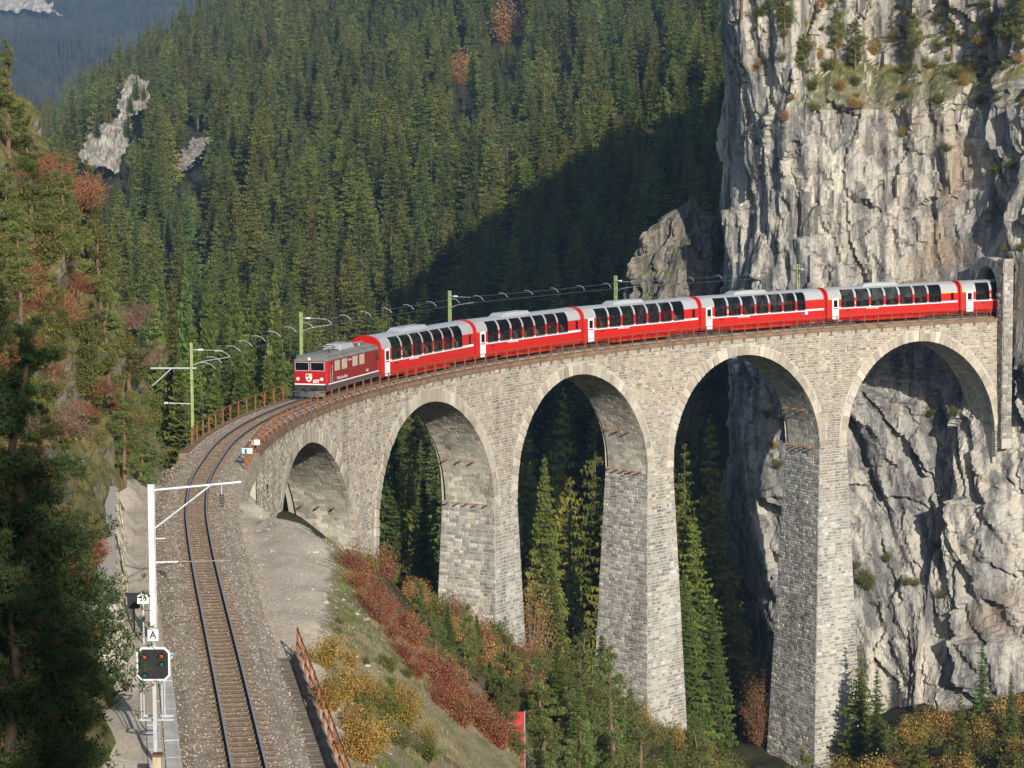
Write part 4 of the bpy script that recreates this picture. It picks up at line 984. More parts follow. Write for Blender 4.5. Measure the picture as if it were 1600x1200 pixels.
for h in (.58, .08): m2 = MB(); m2.tube([q(s, 2.70, h) for s in np.arange(fs_[0], fs_[-1], 1.0)], .026, 5); m2.build('rail', MAT['rust'], fr)
# tall red banner flag far below among the pines
bx, by, bz = atY(810, 1112, 110.0); bg_ = thing('banner_flag', 'tall red banner with white marks half hidden behind pines below the viaduct', 'banner', (bx, by, bz - 4.0)); bg_.scale = (.56, .56, .80)
mb = MB(); mb.cyl((.55, 0, -2), (.55, 0, 5.05), .04, 6); mb.build('pole', MAT['galv'], bg_)
mb = MB(); strip(mb, [[(-.5 + x, .05*math.sin(z*1.7 + x*3), z) for x in np.linspace(0, 1.0, 5)] for z in np.linspace(.6, 5.0, 14)]); cloth = mb.build('cloth', MAT['banner'], bg_)
for zz_, ww in ((2.9, .5), (2.6, .35), (2.1, .5)):
    mb = MB(); mb.box(-.1 - ww/2, -.1 + ww/2, -.075, -.068, zz_ - .09, zz_ + .09); mb.build('mark', MAT['white'], cloth)
# ------------------------------------------------------------------ train
HP = [(1.18,.34), (1.32,.62), (1.33,1.50), (1.33,2.18), (1.315,2.48), (1.25,2.80), (1.11,3.07), (.90,3.27), (.62,3.41), (.30,3.49), (0,3.51)]
def subprof(i0, i1, sc=0.0):
    """points of the half section from index i0 to i1, pushed out by sc"""
    return [(y + sc*(1 if y > .01 else 0) * min(1, y/.6), z + sc*max(0, (z-2.4)/1.1)) for y, z in HP[i0:i1+1]]
def ext(mb, prof, x0, x1, sides=(1, -1), mi=0):
    for sg in sides:
        n = len(prof); V = [(x0, sg*y, z) for y, z in prof] + [(x1, sg*y, z) for y, z in prof]
        fs = [(i, i+1, n+i+1, n+i) if sg > 0 else (i, n+i, n+i+1, i+1) for i in range(n-1)]
        mb.add(V, fs, mi)
def wheelset(mb, x, r=.36):
    for sg in (-1, 1):
        mb.cyl((x, sg*.47, r), (x, sg*.58, r), r, 14); mb.cyl((x, sg*.58, r), (x, sg*.60, r), r*.55, 12)
    mb.cyl((x, -.5, r), (x, .5, r), .07, 8)
def bogie(root, x, wb=1.0, r=.36):
    b = MB(); 
    for sg in (-1, 1):
        b.box(x-wb-.35, x+wb+.35, sg*.80-.06, sg*.80+.06, .40, .60); b.box(x-.25, x+.25, sg*.82-.09, sg*.82+.09, .22, .42)
        for e in (-wb, wb): b.box(x+e-.14, x+e+.14, sg*.86-.08, sg*.86+.08, .25, .50)
    b.box(x-.3, x+.3, -.85, .85, .45, .70)
    o = b.build('bogie', MAT['under'], root)
    for e in (-wb, wb): w = MB(); wheelset(w, x+e, r); w.build('wheelset', MAT['under'], o)
def place(root, s_mid, halfp):
    a = Vector(P3(s_mid + halfp, 0, 0)); b = Vector(P3(s_mid - halfp, 0, 0)); c = (a+b)/2; d = a - b
    root.location = c; root.rotation_euler = (0, -math.asin(d.z/d.length), math.atan2(d.y, d.x))
TEXT_SIDE = lambda x, y, z: Matrix(((-1,0,0,x), (0,0,1,y), (0,1,0,z), (0,0,0,1)))
TEXT_FRONT = lambda x, y, z: Matrix(((0,0,1,x), (1,0,0,y), (0,1,0,z), (0,0,0,1)))
txt_name = text_mesh('Ferrovia retica', .26, MAT['white'], .004); txt_2 = text_mesh('2', .42, MAT['white'], .012); txt_1 = text_mesh('1', .42, MAT['white'], .012)
LC = 16.0
def coach(s_front, label, first=False, variant=0):
    t = thing('panorama_coach', label, 'railway coach', (0, 0, 0), 0, 'red panorama coaches of the train')
    xf, xr = LC/2, -LC/2; W0 = xf - 1.72; pitch = 1.765; gap = .27; nw = 7
    win = [(W0 - k*pitch, W0 - k*pitch - (pitch-gap)) for k in range(nw)]
    if variant == 4: win[6] = (win[6][0], win[6][0] - 1.05)
    body = MB(); ext(body, subprof(0, 2), xf, xr)
    ext(body, subprof(2, 4), xf, win[0][0]); ext(body, subprof(2, 4), win[-1][1], xr)
    for a, b in zip(win[:-1], win[1:]): ext(body, subprof(2, 4), a[1], b[0])
    full = [(y, z) for y, z in HP] + [(-y, z) for y, z in HP[::-1][1:]]
    for x in (xf, xr): body.add([(x, y, z) for y, z in full], [tuple(range(len(full))) if x < 0 else tuple(range(len(full)))[::-1]])
    body.box(xr+.1, xf-.1, -1.15, 1.15, .30, .36); body.build('body', MAT['red'], t)
    roof = MB(); ext(roof, subprof(7, 10), xf, xr); ext(roof, subprof(4, 7), xf, win[0][0]); ext(roof, subprof(4, 7), win[-1][1], xr)
    for a, b in zip(win[:-1], win[1:]): ext(roof, subprof(4, 7), a[1], b[0])
    rf = roof.build('roof', MAT['coach_roof'], t, smooth=True)
    pr = subprof(1, 10, .035); pr2 = [(y, z) for y, z in pr] + [(-y, z) for y, z in pr[::-1][1:]]; pin = [(y*.86, z*.955 if z > 2 else z) for y, z in pr2]
    for x0, x1 in ((xf - .16, xf + .05), (xr - .05, xr + .16)):
        fr = MB()                                      # red end frame standing proud of the roof
        rows = [[(x0, y, z) for y, z in pr2], [(x1, y, z) for y, z in pr2], [(x1, y, z) for y, z in pin], [(x0, y, z) for y, z in pin]]; rows.append(rows[0])
        n = len(pr2); V = [p for r in rows for p in r]; fr.add(V, [(i*n+j, i*n+j+1, (i+1)*n+j+1, (i+1)*n+j) for i in range(4) for j in range(n-1)]); fr.build('end_frame', MAT['red'], t)
    for sg in (1, -1):
        for (a, b) in win:
            g = MB(); pr = subprof(2, 7, .012); 
            fine = []
            for p, q in zip(pr[:-1], pr[1:]):
                for k in range(2): fine.append((p[0]+(q[0]-p[0])*k/2, p[1]+(q[1]-p[1])*k/2))
            fine.append(pr[-1]); ext(g, fine, a + .015, b - .015, (sg,)); g.build('window', MAT['glass'], t, smooth=True)
        st = MB(); x1 = win[0][0] + .32
        st.add([(x1, sg*1.336, 1.42), (xr+.1, sg*1.336, 1.42), (xr+.1, sg*1.336, 1.60), (x1, sg*1.336, 1.60)], [(0,1,2,3) if sg < 0 else (3,2,1,0)]); st.build('white_stripe', MAT['white'], t)
        d = MB(); x0, x1 = xf - .62, xf - 1.38; yy = sg*1.333; d.box(x1, x0, min(yy, yy+sg*.02), max(yy, yy+sg*.02), .40, 2.50); dr = d.build('door', MAT['white'], t)
        d = MB(); yy = sg*1.356; d.box(x1+.15, x0-.15, min(yy, yy+sg*.012), max(yy, yy+sg*.012), 1.62, 2.30); d.build('door_window', MAT['cabglass'], dr)
        d = MB(); d.box(x1+.08, x0-.08, min(yy, yy+sg*.012), max(yy, yy+sg*.012), 1.44, 1.54); d.build('door_band', MAT['red'], dr)
        d = MB(); yy = sg*1.34; d.box(x1, x0, min(yy, yy+sg*.12), max(yy, yy+sg*.12), .33, .39); d.build('step', MAT['grey_steel'], dr)
        if variant != 4:
            d = MB(); yy = sg*1.333; d.box(xr+.62, xr+.98, min(yy, yy+sg*.012), max(yy, yy+sg*.012), 1.66, 2.40); ew = d.build('toilet_window', MAT['cabglass'], t)
        if first:
            d = MB(); yy = sg*1.327
            for (xa, xb) in ((xf-.1, win[0][0]), (win[-1][1], xr+.1)): d.add([(xa, yy, 2.38), (xb, yy, 2.38), (xb, yy-sg*.012, 2.50), (xa, yy-sg*.012, 2.50)], [(0,1,2,3) if sg < 0 else (3,2,1,0)])
            d.v = [(p[0], p[1] + sg*.006, p[2]) for p in d.v]; d.build('yellow_line', MAT['yellow'], t)
    o = link('lettering', txt_name, t); o.matrix_local = TEXT_SIDE(win[1][1] - .4, 1.341, 1.36)
    o = link('class_number', txt_1 if first else txt_2, t); o.matrix_local = TEXT_SIDE((win[0][1] + win[1][0])/2, 1.337, 1.95)
    d = MB(); d.box(win[0][0]-1.0, win[0][0]-.6, 1.33, 1.345, 1.18, 1.28); d.build('destination_plate', MAT['black'], t)
    if variant == 4:
        for k in (0, 1): d = MB(); d.box(win[-1][0] - .95 - k*.42, win[-1][0] - .6 - k*.42, 1.335, 1.345, 1.12, 1.40); d.build('pictogram', MAT['blue'] if k == 0 else MAT['white'], t)
    # roof unit
    u = MB(); xa, xb = xf - 4.6, xf - 9.0
    u.hexa([(xa, -.72, 3.40), (xa, .72, 3.40), (xb, .72, 3.40), (xb, -.72, 3.40), (xa-.5, -.55, 3.74), (xa-.5, .55, 3.74), (xb+.25, .55, 3.74), (xb+.25, -.55, 3.74)]); ru = u.build('roof_unit', MAT['coach_roof'], t)
    u = MB(); u.box(xa-2.6, xa-1.5, .18, .5, 3.743, 3.77); u.build('hatch', MAT['galv'], ru)
    u = MB(); u.tube([(xb+.1, .3, 3.45), (xb+.1, .3, 3.72), (xb-.15, .3, 3.72)], .05, 6); u.build('vent', MAT['under'], ru)
    # underside, skirt, couplers, gangway
    u = MB(); u.box(-4.0, 4.2, -1.1, 1.1, .22, .40); u.box(-2.5, -.6, -1.0, 1.0, .12, .3); u.build('underframe', MAT['under'], t)
    for sg in (1, -1):
        u = MB(); u.add([(4.3, sg*1.21, .34), (-4.1, sg*1.21, .34), (-3.8, sg*1.14, .12), (4.0, sg*1.14, .12)], [(0,1,2,3) if sg < 0 else (3,2,1,0)]); u.build('skirt', MAT['red'], t)
    for x in (5.6, -5.6): bogie(t, x, .9)
    for x0, x1 in ((xf, xf+.24), (xr-.24, xr)):
        u = MB(); u.box(x0, x1, -.55, .55, .75, 2.75); u.build('gangway', MAT['under'], t)
        u = MB(); u.cyl((x0, 0, .62), (x1, 0, .62), .16, 10); u.build('coupler', MAT['under'], t)
    # inside: floor and seats
    u = MB(); u.box(xr+.15, xf-.15, -1.2, 1.2, .93, .97); u.build('floor', MAT['interior'], t)
    u = MB(); u.box(xr+.15, xf-.15, -.85, .85, 3.22, 3.25); u.build('ceiling', MAT['interior'], t)
    k = 0
    for x in np.arange(win[0][0]-.45, win[-1][1], -.885):
        for y in (-.95, -.45, .45, .95):
            u = MB(); e = 1 if k % 2 else -1
            u.box(x-.22, x+.22, y-.22, y+.22, 1.30, 1.42); u.box(x+e*.22-.05, x+e*.22+.05, y-.22, y+.22, 1.42, 2.02); u.build('seat', MAT['seat'], t)
        k += 1
    place(t, s_front - LC/2, 5.6); return t
CL = [(87.45, 'first panorama coach, right behind the locomotive', False, 0), (71.0, 'second panorama coach behind the locomotive', False, 0), (54.55, 'third panorama coach, in the middle of the viaduct', False, 0),
      (38.1, 'fourth panorama coach, with blue and white pictograms at its rear', False, 4), (21.65, 'fifth panorama coach, with yellow lines, before the tunnel', True, 0), (5.2, 'last panorama coach, with yellow line, entering the tunnel portal', True, 0)]
coaches = [coach(*c) for c in CL]

# locomotive
LL = 10.7; s_lf = 98.6
loco = thing('locomotive', 'red electric locomotive 607 with grey roof leading the train', 'locomotive', (0, 0, 0))
LP = [(1.30,.86), (1.31,1.0), (1.31,2.62)]
def lsec(x, ky=1.0, dz=0): return [(x, y*ky, z) for y, z in LP] + [(x, -y*ky, z) for y, z in LP[::-1]]
xf, xr = LL/2, -LL/2
for nm, mt, rng in (('body', 'red_side', (xf-.55, xr+.55)),):
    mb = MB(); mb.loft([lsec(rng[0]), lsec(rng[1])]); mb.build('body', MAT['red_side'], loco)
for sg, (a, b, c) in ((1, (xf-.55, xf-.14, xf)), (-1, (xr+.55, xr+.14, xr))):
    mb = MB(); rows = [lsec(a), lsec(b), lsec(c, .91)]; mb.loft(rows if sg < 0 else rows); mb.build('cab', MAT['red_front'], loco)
# roof
RP = [(1.34,2.60), (1.34,2.68), (1.18,2.86), (.85,3.02), (.4,3.10), (0,3.12)]
def rsec(x, ky=1.0, dz=0): return [(x, y*ky, z+dz*(z-2.6)) for y, z in RP] + [(x, -y*ky, z+dz*(z-2.6)) for y, z in RP[::-1][1:]]
mb = MB(); mb.loft([rsec(xf+.08, .90, -.55), rsec(xf-.2, .97, -.25), rsec(xf-.8, 1, 0), rsec(xr+.8, 1, 0), rsec(xr+.2, .97, -.25), rsec(xr-.08, .90, -.55)]); rf = mb.build('roof', MAT['loco_roof'], loco)
mb = MB(); mb.hexa([(1.0, -.75, 3.05), (1.0, .75, 3.05), (-1.6, .75, 3.05), (-1.6, -.75, 3.05), (.7, -.6, 3.42), (.7, .6, 3.42), (-1.3, .6, 3.42), (-1.3, -.6, 3.42)]); mb.build('resistor_cover', MAT['coach_roof'], rf)
for k, (x, y) in enumerate(((3.2, .7), (1.5, .75), (-1.9, .7), (-2.5, .7), (2.3, -.6), (-3.0, -.6), (1.5, .3))):
    mb = MB()
    for j in range(3): mb.cyl((x, y, 2.98 + j*.1), (x, y, 3.05 + j*.1), .09, 8)
    mb.build('roof_insulator', MAT['beige'] if k % 2 else MAT['insul'], rf)
mb = MB(); mb.tube([(3.2, .7, 3.3), (1.5, .75, 3.32), (1.5, .3, 3.4), (-1.9, .7, 3.34), (-3.6, .6, 3.3)], .025, 6); mb.tube([(2.3, -.6, 3.3), (-3, -.6, 3.3)], .025, 6); mb.build('roof_cable', MAT['galv'], rf)
for sg in (1, -1):
    mb = MB(); mb.box(xr+.5, xf-.5, sg*1.2-.05, sg*1.2+.05, 2.86, 2.92); mb.build('roof_rail', MAT['loco_roof'], rf)
def panto(name, x, up, dirx):
    mb = MB(); h = .18 if not up else 1.55
    for sg in (-1, 1):
        mb.bar((x-.55, sg*.45, 3.28), (x+.55, sg*.45, 3.28), .05)
        if up: mb.tube([(x-dirx*.5, sg*.40, 3.30), (x+dirx*.45, sg*.28, 3.30+h*.5), (x-dirx*.1, sg*.2, 3.25+h)], .025, 6)
        else: mb.tube([(x-.9, sg*.42, 3.32), (x+.9, sg*.32, 3.40), (x-.4, sg*.25, 3.46)], .025, 6)
    xx = x - dirx*.1 if up else x - .4; zz = 3.28 + h
    for e in (-.12, .12): mb.tube([(xx+e, -.75, zz-.1), (xx+e, -.55, zz+.02), (xx+e, .55, zz+.02), (xx+e, .75, zz-.1)], .022, 6)
    for sg in (-.2, .2): mb.bar((xx-.14, sg, zz), (xx+.14, sg, zz), .03)
    mb.build(name, MAT['grey_steel'], rf)
panto('pantograph', 2.7, False, 1); panto('pantograph', -3.4, True, 1)
# cab fronts
for e in (1, -1):
    xx = (xf if e > 0 else xr)
    def FB(y0, y1, z0, z1, d0=.005, d1=.03): mb = MB(); a, b = sorted((xx + e*d0, xx + e*d1)); mb.box(a, b, y0, y1, z0, z1); return mb
    for (y0, y1) in ((-1.10, -.10), (.10, 1.10)):
        fr_ = FB(y0-.05, y1+.05, 1.90, 2.55, .003, .02).build('window_frame', MAT['galv'], loco); FB(y0, y1, 1.95, 2.50, .021, .028).build('windscreen', MAT['cabglass'], fr_)
        mb = MB(); mb.bar((xx+e*.04, (y0+y1)/2, 2.50), (xx+e*.04, (y0+y1)/2 - .22, 2.12), .02); mb.build('wiper', MAT['black'], fr_)
    for y in (-.92, .92):
        mb = MB(); mb.cyl((xx, y, 1.32), (xx+e*.07, y, 1.32), .13, 14); h_ = mb.build('headlight', MAT['galv'], loco)
        mb = MB(); mb.cyl((xx+e*.071, y, 1.32), (xx+e*.085, y, 1.32), .105, 14); mb.build('lens', MAT['lens_clear'], h_)
        mb = MB(); mb.cyl((xx, y*.93, 1.62), (xx+e*.05, y*.93, 1.62), .05, 10); mb.build('tail_lamp', MAT['insul'], loco)
    mb = MB(); mb.cyl((xx-e*.1, 0, 2.78), (xx+e*.10, 0, 2.78), .12, 14); h_ = mb.build('headlight', MAT['galv'], loco); mb = MB(); mb.cyl((xx+e*.101, 0, 2.78), (xx+e*.115, 0, 2.78), .10, 14); mb.build('lens', MAT['lens_clear'], h_)
    FB(-1.2, 1.2, .90, .985, .003, .02).build('white_stripe', MAT['white'], loco)
    mb = MB(); mb.loft([[(xx-e*.3, y, z) for y, z in ((-1.28,.55), (1.28,.55), (1.28,.88), (-1.28,.88))], [(xx+e*.12, y, z) for y, z in ((-1.15,.55), (1.15,.55), (1.15,.88), (-1.15,.88))]]); mb.build('buffer_beam', MAT['under'], loco)
    mb = MB(); mb.cyl((xx+e*.1, 0, .70), (xx+e*.5, 0, .70), .12, 10); mb.cyl((xx+e*.5, 0, .70), (xx+e*.56, 0, .70), .22, 12); mb.build('coupler', MAT['under'], loco)
    mb = MB(); pts = [(.05, -1.2), (.42, -.6), (.5, 0), (.42, .6), (.05, 1.2)]
    strip(mb, [[(xx+e*(x - .1), y, .50) for x, y in pts], [(xx+e*(x + .02), y, .30) for x, y in pts], [(xx+e*(x+.12), y, .09) for x, y in pts]]); mb.build('snow_plough', MAT['grey_steel'], loco)
    for sg in (-1, 1):
        mb = MB(); mb.tube([(xx+e*.15, sg*1.28, .30), (xx+e*.30, sg*1.28, .95), (xx-e*.05, sg*1.30, 1.02)], .022, 6); mb.build('handrail', MAT['black'], loco)
        mb = MB(); mb.hexa([(xx+e*.1, sg*1.05-.25, .40), (xx+e*.30, sg*1.05-.25, .40), (xx+e*.30, sg*1.05+.25, .40), (xx+e*.1, sg*1.05+.25, .40), (xx+e*.1, sg*1.05-.25, .45), (xx+e*.30, sg*1.05-.25, .45), (xx+e*.30, sg*1.05+.25, .45), (xx+e*.1, sg*1.05+.25, .45)]); mb.build('step', MAT['grey_steel'], loco)
    for y, z in ((-.35, .75), (.35, .75), (.6, .82)):
        mb = MB(); mb.tube([(xx+e*.12, y, z), (xx+e*.24, y, z-.08), (xx+e*.22, y, z-.35)], .03, 6); mb.build('brake_hose', MAT['black'], loco)
    if e > 0:
        sh = [(-.24,.28), (.24,.28), (.24,-.05), (.15,-.22), (0,-.32), (-.15,-.22), (-.24,-.05)]
        mb = MB(); mb.loft([[(xx+.004, -.08+y, 1.42+z) for y, z in sh], [(xx+.022, -.08+y, 1.42+z) for y, z in sh]]); cr_ = mb.build('coat_of_arms', MAT['white'], loco)
        mb = MB(); mb.box(xx+.023, xx+.028, -.28, -.10, 1.48, 1.66); mb.build('quarter', MAT['grey_steel'], cr_)
        mb = MB(); mb.box(xx+.023, xx+.028, -.06, .12, 1.48, 1.66); mb.build('quarter', MAT['yellow'], cr_)
        mb = MB(); mb.box(xx+.023, xx+.028, -.14, -.02, 1.22, 1.40); mb.build('quarter', MAT['black'], cr_)
        o = link('number', text_mesh('607', .34, MAT['white'], .012), loco); o.matrix_local = TEXT_FRONT(xx+.03, .48, 1.16)
# sides
for sg in (1, -1):
    for x in (3.35, 1.95, -.15, -1.55):
        mb = MB(); y0, y1 = sorted((sg*1.312, sg*1.33)); mb.box(x-.48, x+.48, y0, y1, 1.78, 2.52); w = mb.build('side_window', MAT['galv'], loco)
        mb = MB(); y0, y1 = sorted((sg*1.331, sg*1.338)); mb.box(x-.42, x+.42, y0, y1, 1.84, 2.46); mb.build('blind', MAT['beige'], w)
    mb = MB(); y0, y1 = sorted((sg*1.312, sg*1.325)); mb.box(xr+.35, xr+.85, y0, y1, 1.78, 2.5); mb.build('cab_window', MAT['cabglass'], loco)
    mb = MB(); mb.box(xf-.62, xf-.40, *sorted((sg*1.312, sg*1.36)), 1.72, 2.40); mb.build('mirror', MAT['red_front'], loco)
    mb = MB(); mb.box(xr+.3, xf-.3, *sorted((sg*1.311, sg*1.320)), .90, .985); mb.build('white_stripe', MAT['white'], loco)
    mb = MB(); mb.box(xr+.2, xf-.2, *sorted((sg*1.20, sg*1.29)), .52, .88); mb.build('side_sill', MAT['grey_steel'], loco)
    for x in (xf-.66, xf-1.0): mb = MB(); mb.bar((x, sg*1.335, 1.05), (x, sg*1.335, 2.3), .022); mb.build('handrail', MAT['galv'], loco)
o = link('lettering', text_mesh('Rhätische Bahn', .34, MAT['white'], .002), loco); o.matrix_local = TEXT_SIDE(2.4, 1.316, 1.22)
o = link('name_plate', text_mesh('Surselva', .22, MAT['white'], .004), loco); o.matrix_local = TEXT_SIDE(.9, 1.316, 2.36)
o = link('emblem', text_mesh('RhB', .30, MAT['white'], .004), loco); o.matrix_local = TEXT_SIDE(-2.6, 1.316, 1.22)
for x in (2.9, -2.9): bogie(loco, x, 1.15, .5)
mb = MB(); mb.box(-1.5, 1.5, -.95, .95, .3, .86); mb.build('equipment_box', MAT['under'], loco)
place(loco, s_lf - LL/2, 3.0)

# passengers: one skinned figure, recoloured for each person
def figure_mesh():
    J = [(0,0,0), (0,0,.22), (0,0,.42), (0,0,.53), (.01,0,.60), (.02,0,.74), (0,.20,.44), (.06,.26,.20), (.26,.20,.12), (.33,.18,.12), (0,-.20,.44), (.06,-.26,.20), (.26,-.20,.12), (.33,-.18,.12), (.05,.10,0), (.42,.11,.02), (.44,.11,-.38), (.05,-.10,0), (.42,-.11,.02), (.44,-.11,-.38)]
    Ed = [(0,1), (1,2), (2,3), (3,4), (4,5), (2,6), (6,7), (7,8), (8,9), (2,10), (10,11), (11,12), (12,13), (0,14), (14,15), (15,16), (0,17), (17,18), (18,19)]
    Rr = [.15, .15, .15, .06, .085, .095, .07, .05, .04, .035, .07, .05, .04, .035, .09, .075, .055, .09, .075, .055]
    me = bpy.data.meshes.new('fig'); me.from_pydata(J, Ed, []); ob = bpy.data.objects.new('fig', me); col.objects.link(ob)
    m = ob.modifiers.new('s', 'SKIN'); 
    for i, sv in enumerate(me.skin_vertices[0].data): sv.radius = (Rr[i], Rr[i]); sv.use_root = (i == 0)
    m2 = ob.modifiers.new('d', 'SUBSURF'); m2.levels = 1; m2.render_levels = 1
    dg = bpy.context.evaluated_depsgraph_get(); out = bpy.data.meshes.new_from_object(ob.evaluated_get(dg)); bpy.data.objects.remove(ob, do_unlink=True); return out
fig = figure_mesh(); MAT['person'] = M_attr('person', .85, .08, 5, 0, .01, 0, 0, .2)
fc = np.zeros(len(fig.vertices)*3, np.float32); fig.vertices.foreach_get('co', fc); fc = fc.reshape(-1, 3)
cloth = [('blue', (.10,.20,.36)), ('white', (.62,.60,.56)), ('orange', (.55,.20,.06)), ('dark grey', (.07,.07,.075)), ('beige', (.45,.36,.25)), ('red', (.45,.05,.05)), ('pale green', (.34,.42,.30)), ('yellow', (.55,.42,.10))]
hairc = [(.05,.035,.025), (.30,.28,.26), (.16,.10,.05), (.40,.30,.16)]
ordw = ['first', 'second', 'third', 'fourth', 'fifth', 'sixth', 'seventh']; ordc = ['first', 'second', 'third', 'fourth', 'fifth']
random.seed(21)
for ci, ct in enumerate(coaches[:5]):
    M_ = ct.matrix_basis
    for wi in range(7):
        if random.random() < .18: continue
        x = LC/2 - 1.72 - wi*1.765 - random.choice((.55, .95)); cn, cc = random.choice(cloth); hc = random.choice(hairc)
        me = fig.copy(); me.materials.clear(); me.materials.append(MAT['person'])
        cv = np.ones((len(fc), 4), np.float32); cv[:, :3] = cc
        head = fc[:, 2] > .56; cv[head, :3] = (.52,.34,.25); hair = head & ((fc[:, 2] > .745) | ((fc[:, 0] < -.02) & (fc[:, 2] > .62))); cv[hair, :3] = hc
        leg = (fc[:, 2] < .10); cv[leg, :3] = (.06,.07,.10); hnd = (fc[:, 0] > .29) & (fc[:, 2] > .07); cv[hnd, :3] = (.52,.34,.25)
        a = me.color_attributes.new('Col', 'FLOAT_COLOR', 'POINT'); a.data.foreach_set('color', cv.ravel())
        me.polygons.foreach_set('use_smooth', [True]*len(me.polygons))
        o = link('person', me); o.matrix_basis = M_ @ Matrix.Translation((x, .92, 1.50)) @ Matrix.Rotation(random.choice((0, math.pi)), 4, 'Z')
        tag(o, f'seated passenger in {cn} top behind the {ordw[wi]} big window of the {ordc[ci]} coach', 'person', 'passengers in the coaches')
# ------------------------------------------------------------------ vegetation builders
def tri_tree(seed, h, rb, kind='spruce', dens=1.0, col0=(.07,.095,.026)):
    """crown as many small drooping sprays; returns (trunk mesh, crown mesh)"""
    g = np.random.default_rng(seed); V = []; C = []; F = []
    nv = 0; step = (.42 if kind == 'spruce' else .55) * h / 17 / dens ** .5; z = h * (.10 if kind == 'spruce' else .2)
    lop = g.uniform(0, 6.28); lopa = g.uniform(.0, .22)
    P0 = []; PD = []; PL = []; PC = []
    while z < h * .985:
        f = 1 - z / h; rr = rb * (f ** .82) * g.uniform(.82, 1.12) * min(1, (z/h)/.16 + .45)
        nb = max(4, int(g.integers(6, 10) * (dens ** .5) * (1 if f > .25 else .7)))
        a0 = g.uniform(0, 6.28)
        for k in range(nb):
            if g.random() < .10: continue
            a = a0 + 6.283 * k / nb + g.normal(0, .18); r = rr * g.uniform(.72, 1.12) * (1 + lopa * math.cos(a - lop)); zz = z + g.normal(0, step * .3)
            droop = -.32 - .25 * f if kind == 'spruce' else -.05; sh = g.uniform(.72, 1.28)
            ns = max(2, int(round(r / (.50 / dens ** .4))))
            for j in range(ns + 1):
                t = (j + .6) / (ns + .6); rad = r * t; up = droop * rad + .26 * rad * t * t * (1 if kind == 'spruce' else 2)
                P0.append((rad * math.cos(a), rad * math.sin(a), zz + up)); PD.append(a); PL.append((.30 + .42 * (1 - t * .55)) * (r / 2.6 + .38) * g.uniform(.8, 1.2)); PC.append(sh * (.86 + .3 * t) * g.uniform(.85, 1.15))
        z += step * g.uniform(.85, 1.15)
    P0 = np.array(P0); PD = np.array(PD); PL = np.array(PL); PC = np.array(PC); n = len(P0)
    out = np.stack([np.cos(PD), np.sin(PD), np.zeros(n)], 1); sd = np.stack([-np.sin(PD), np.cos(PD), np.zeros(n)], 1); up = np.array([0, 0, 1.0])
    for sg in (-1, 1):
        tip = P0 + sd * (sg * PL * g.uniform(.55, 1.0, n))[:, None] + out * (PL * g.uniform(.15, .6, n))[:, None] - up * (PL * g.uniform(.12, .55, n))[:, None]
        m1 = P0 + out * (PL * .48)[:, None] - up * (PL * g.uniform(-.02, .2, n))[:, None]
        b = P0 - out * (PL * .25)[:, None] + up * .02
        V.append(np.stack([b, tip, m1], 1).reshape(-1, 3)); C.append(np.repeat(np.array(col0)[None] * PC[:, None], 3, 0))
    # a hanging spray below
    tip = P0 - up * (PL * g.uniform(.5, 1.0, n))[:, None] + sd * (PL * g.normal(0, .2, n))[:, None]
    V.append(np.stack([P0 - out * (PL * .3)[:, None], tip, P0 + out * (PL * .35)[:, None]], 1).reshape(-1, 3)); C.append(np.repeat(np.array(col0)[None] * PC[:, None] * .9, 3, 0))
    V = np.concatenate(V); C = np.concatenate(C); C[:, 0] *= g.uniform(.92, 1.1); 
    crown = mesh_np('crown', V, [np.arange(len(V)).reshape(-1, 3)], [MAT['foliage']], C)
    tb = MB(); tb.tube([(0, 0, -3), (0, 0, h*.3), (g.normal(0, .06), g.normal(0, .06), h*.7), (0, 0, h*.99)], [h*.014, h*.011, h*.006, .02], 6, 0, False)
    return tb.mesh('trunk', MAT['bark']), crown
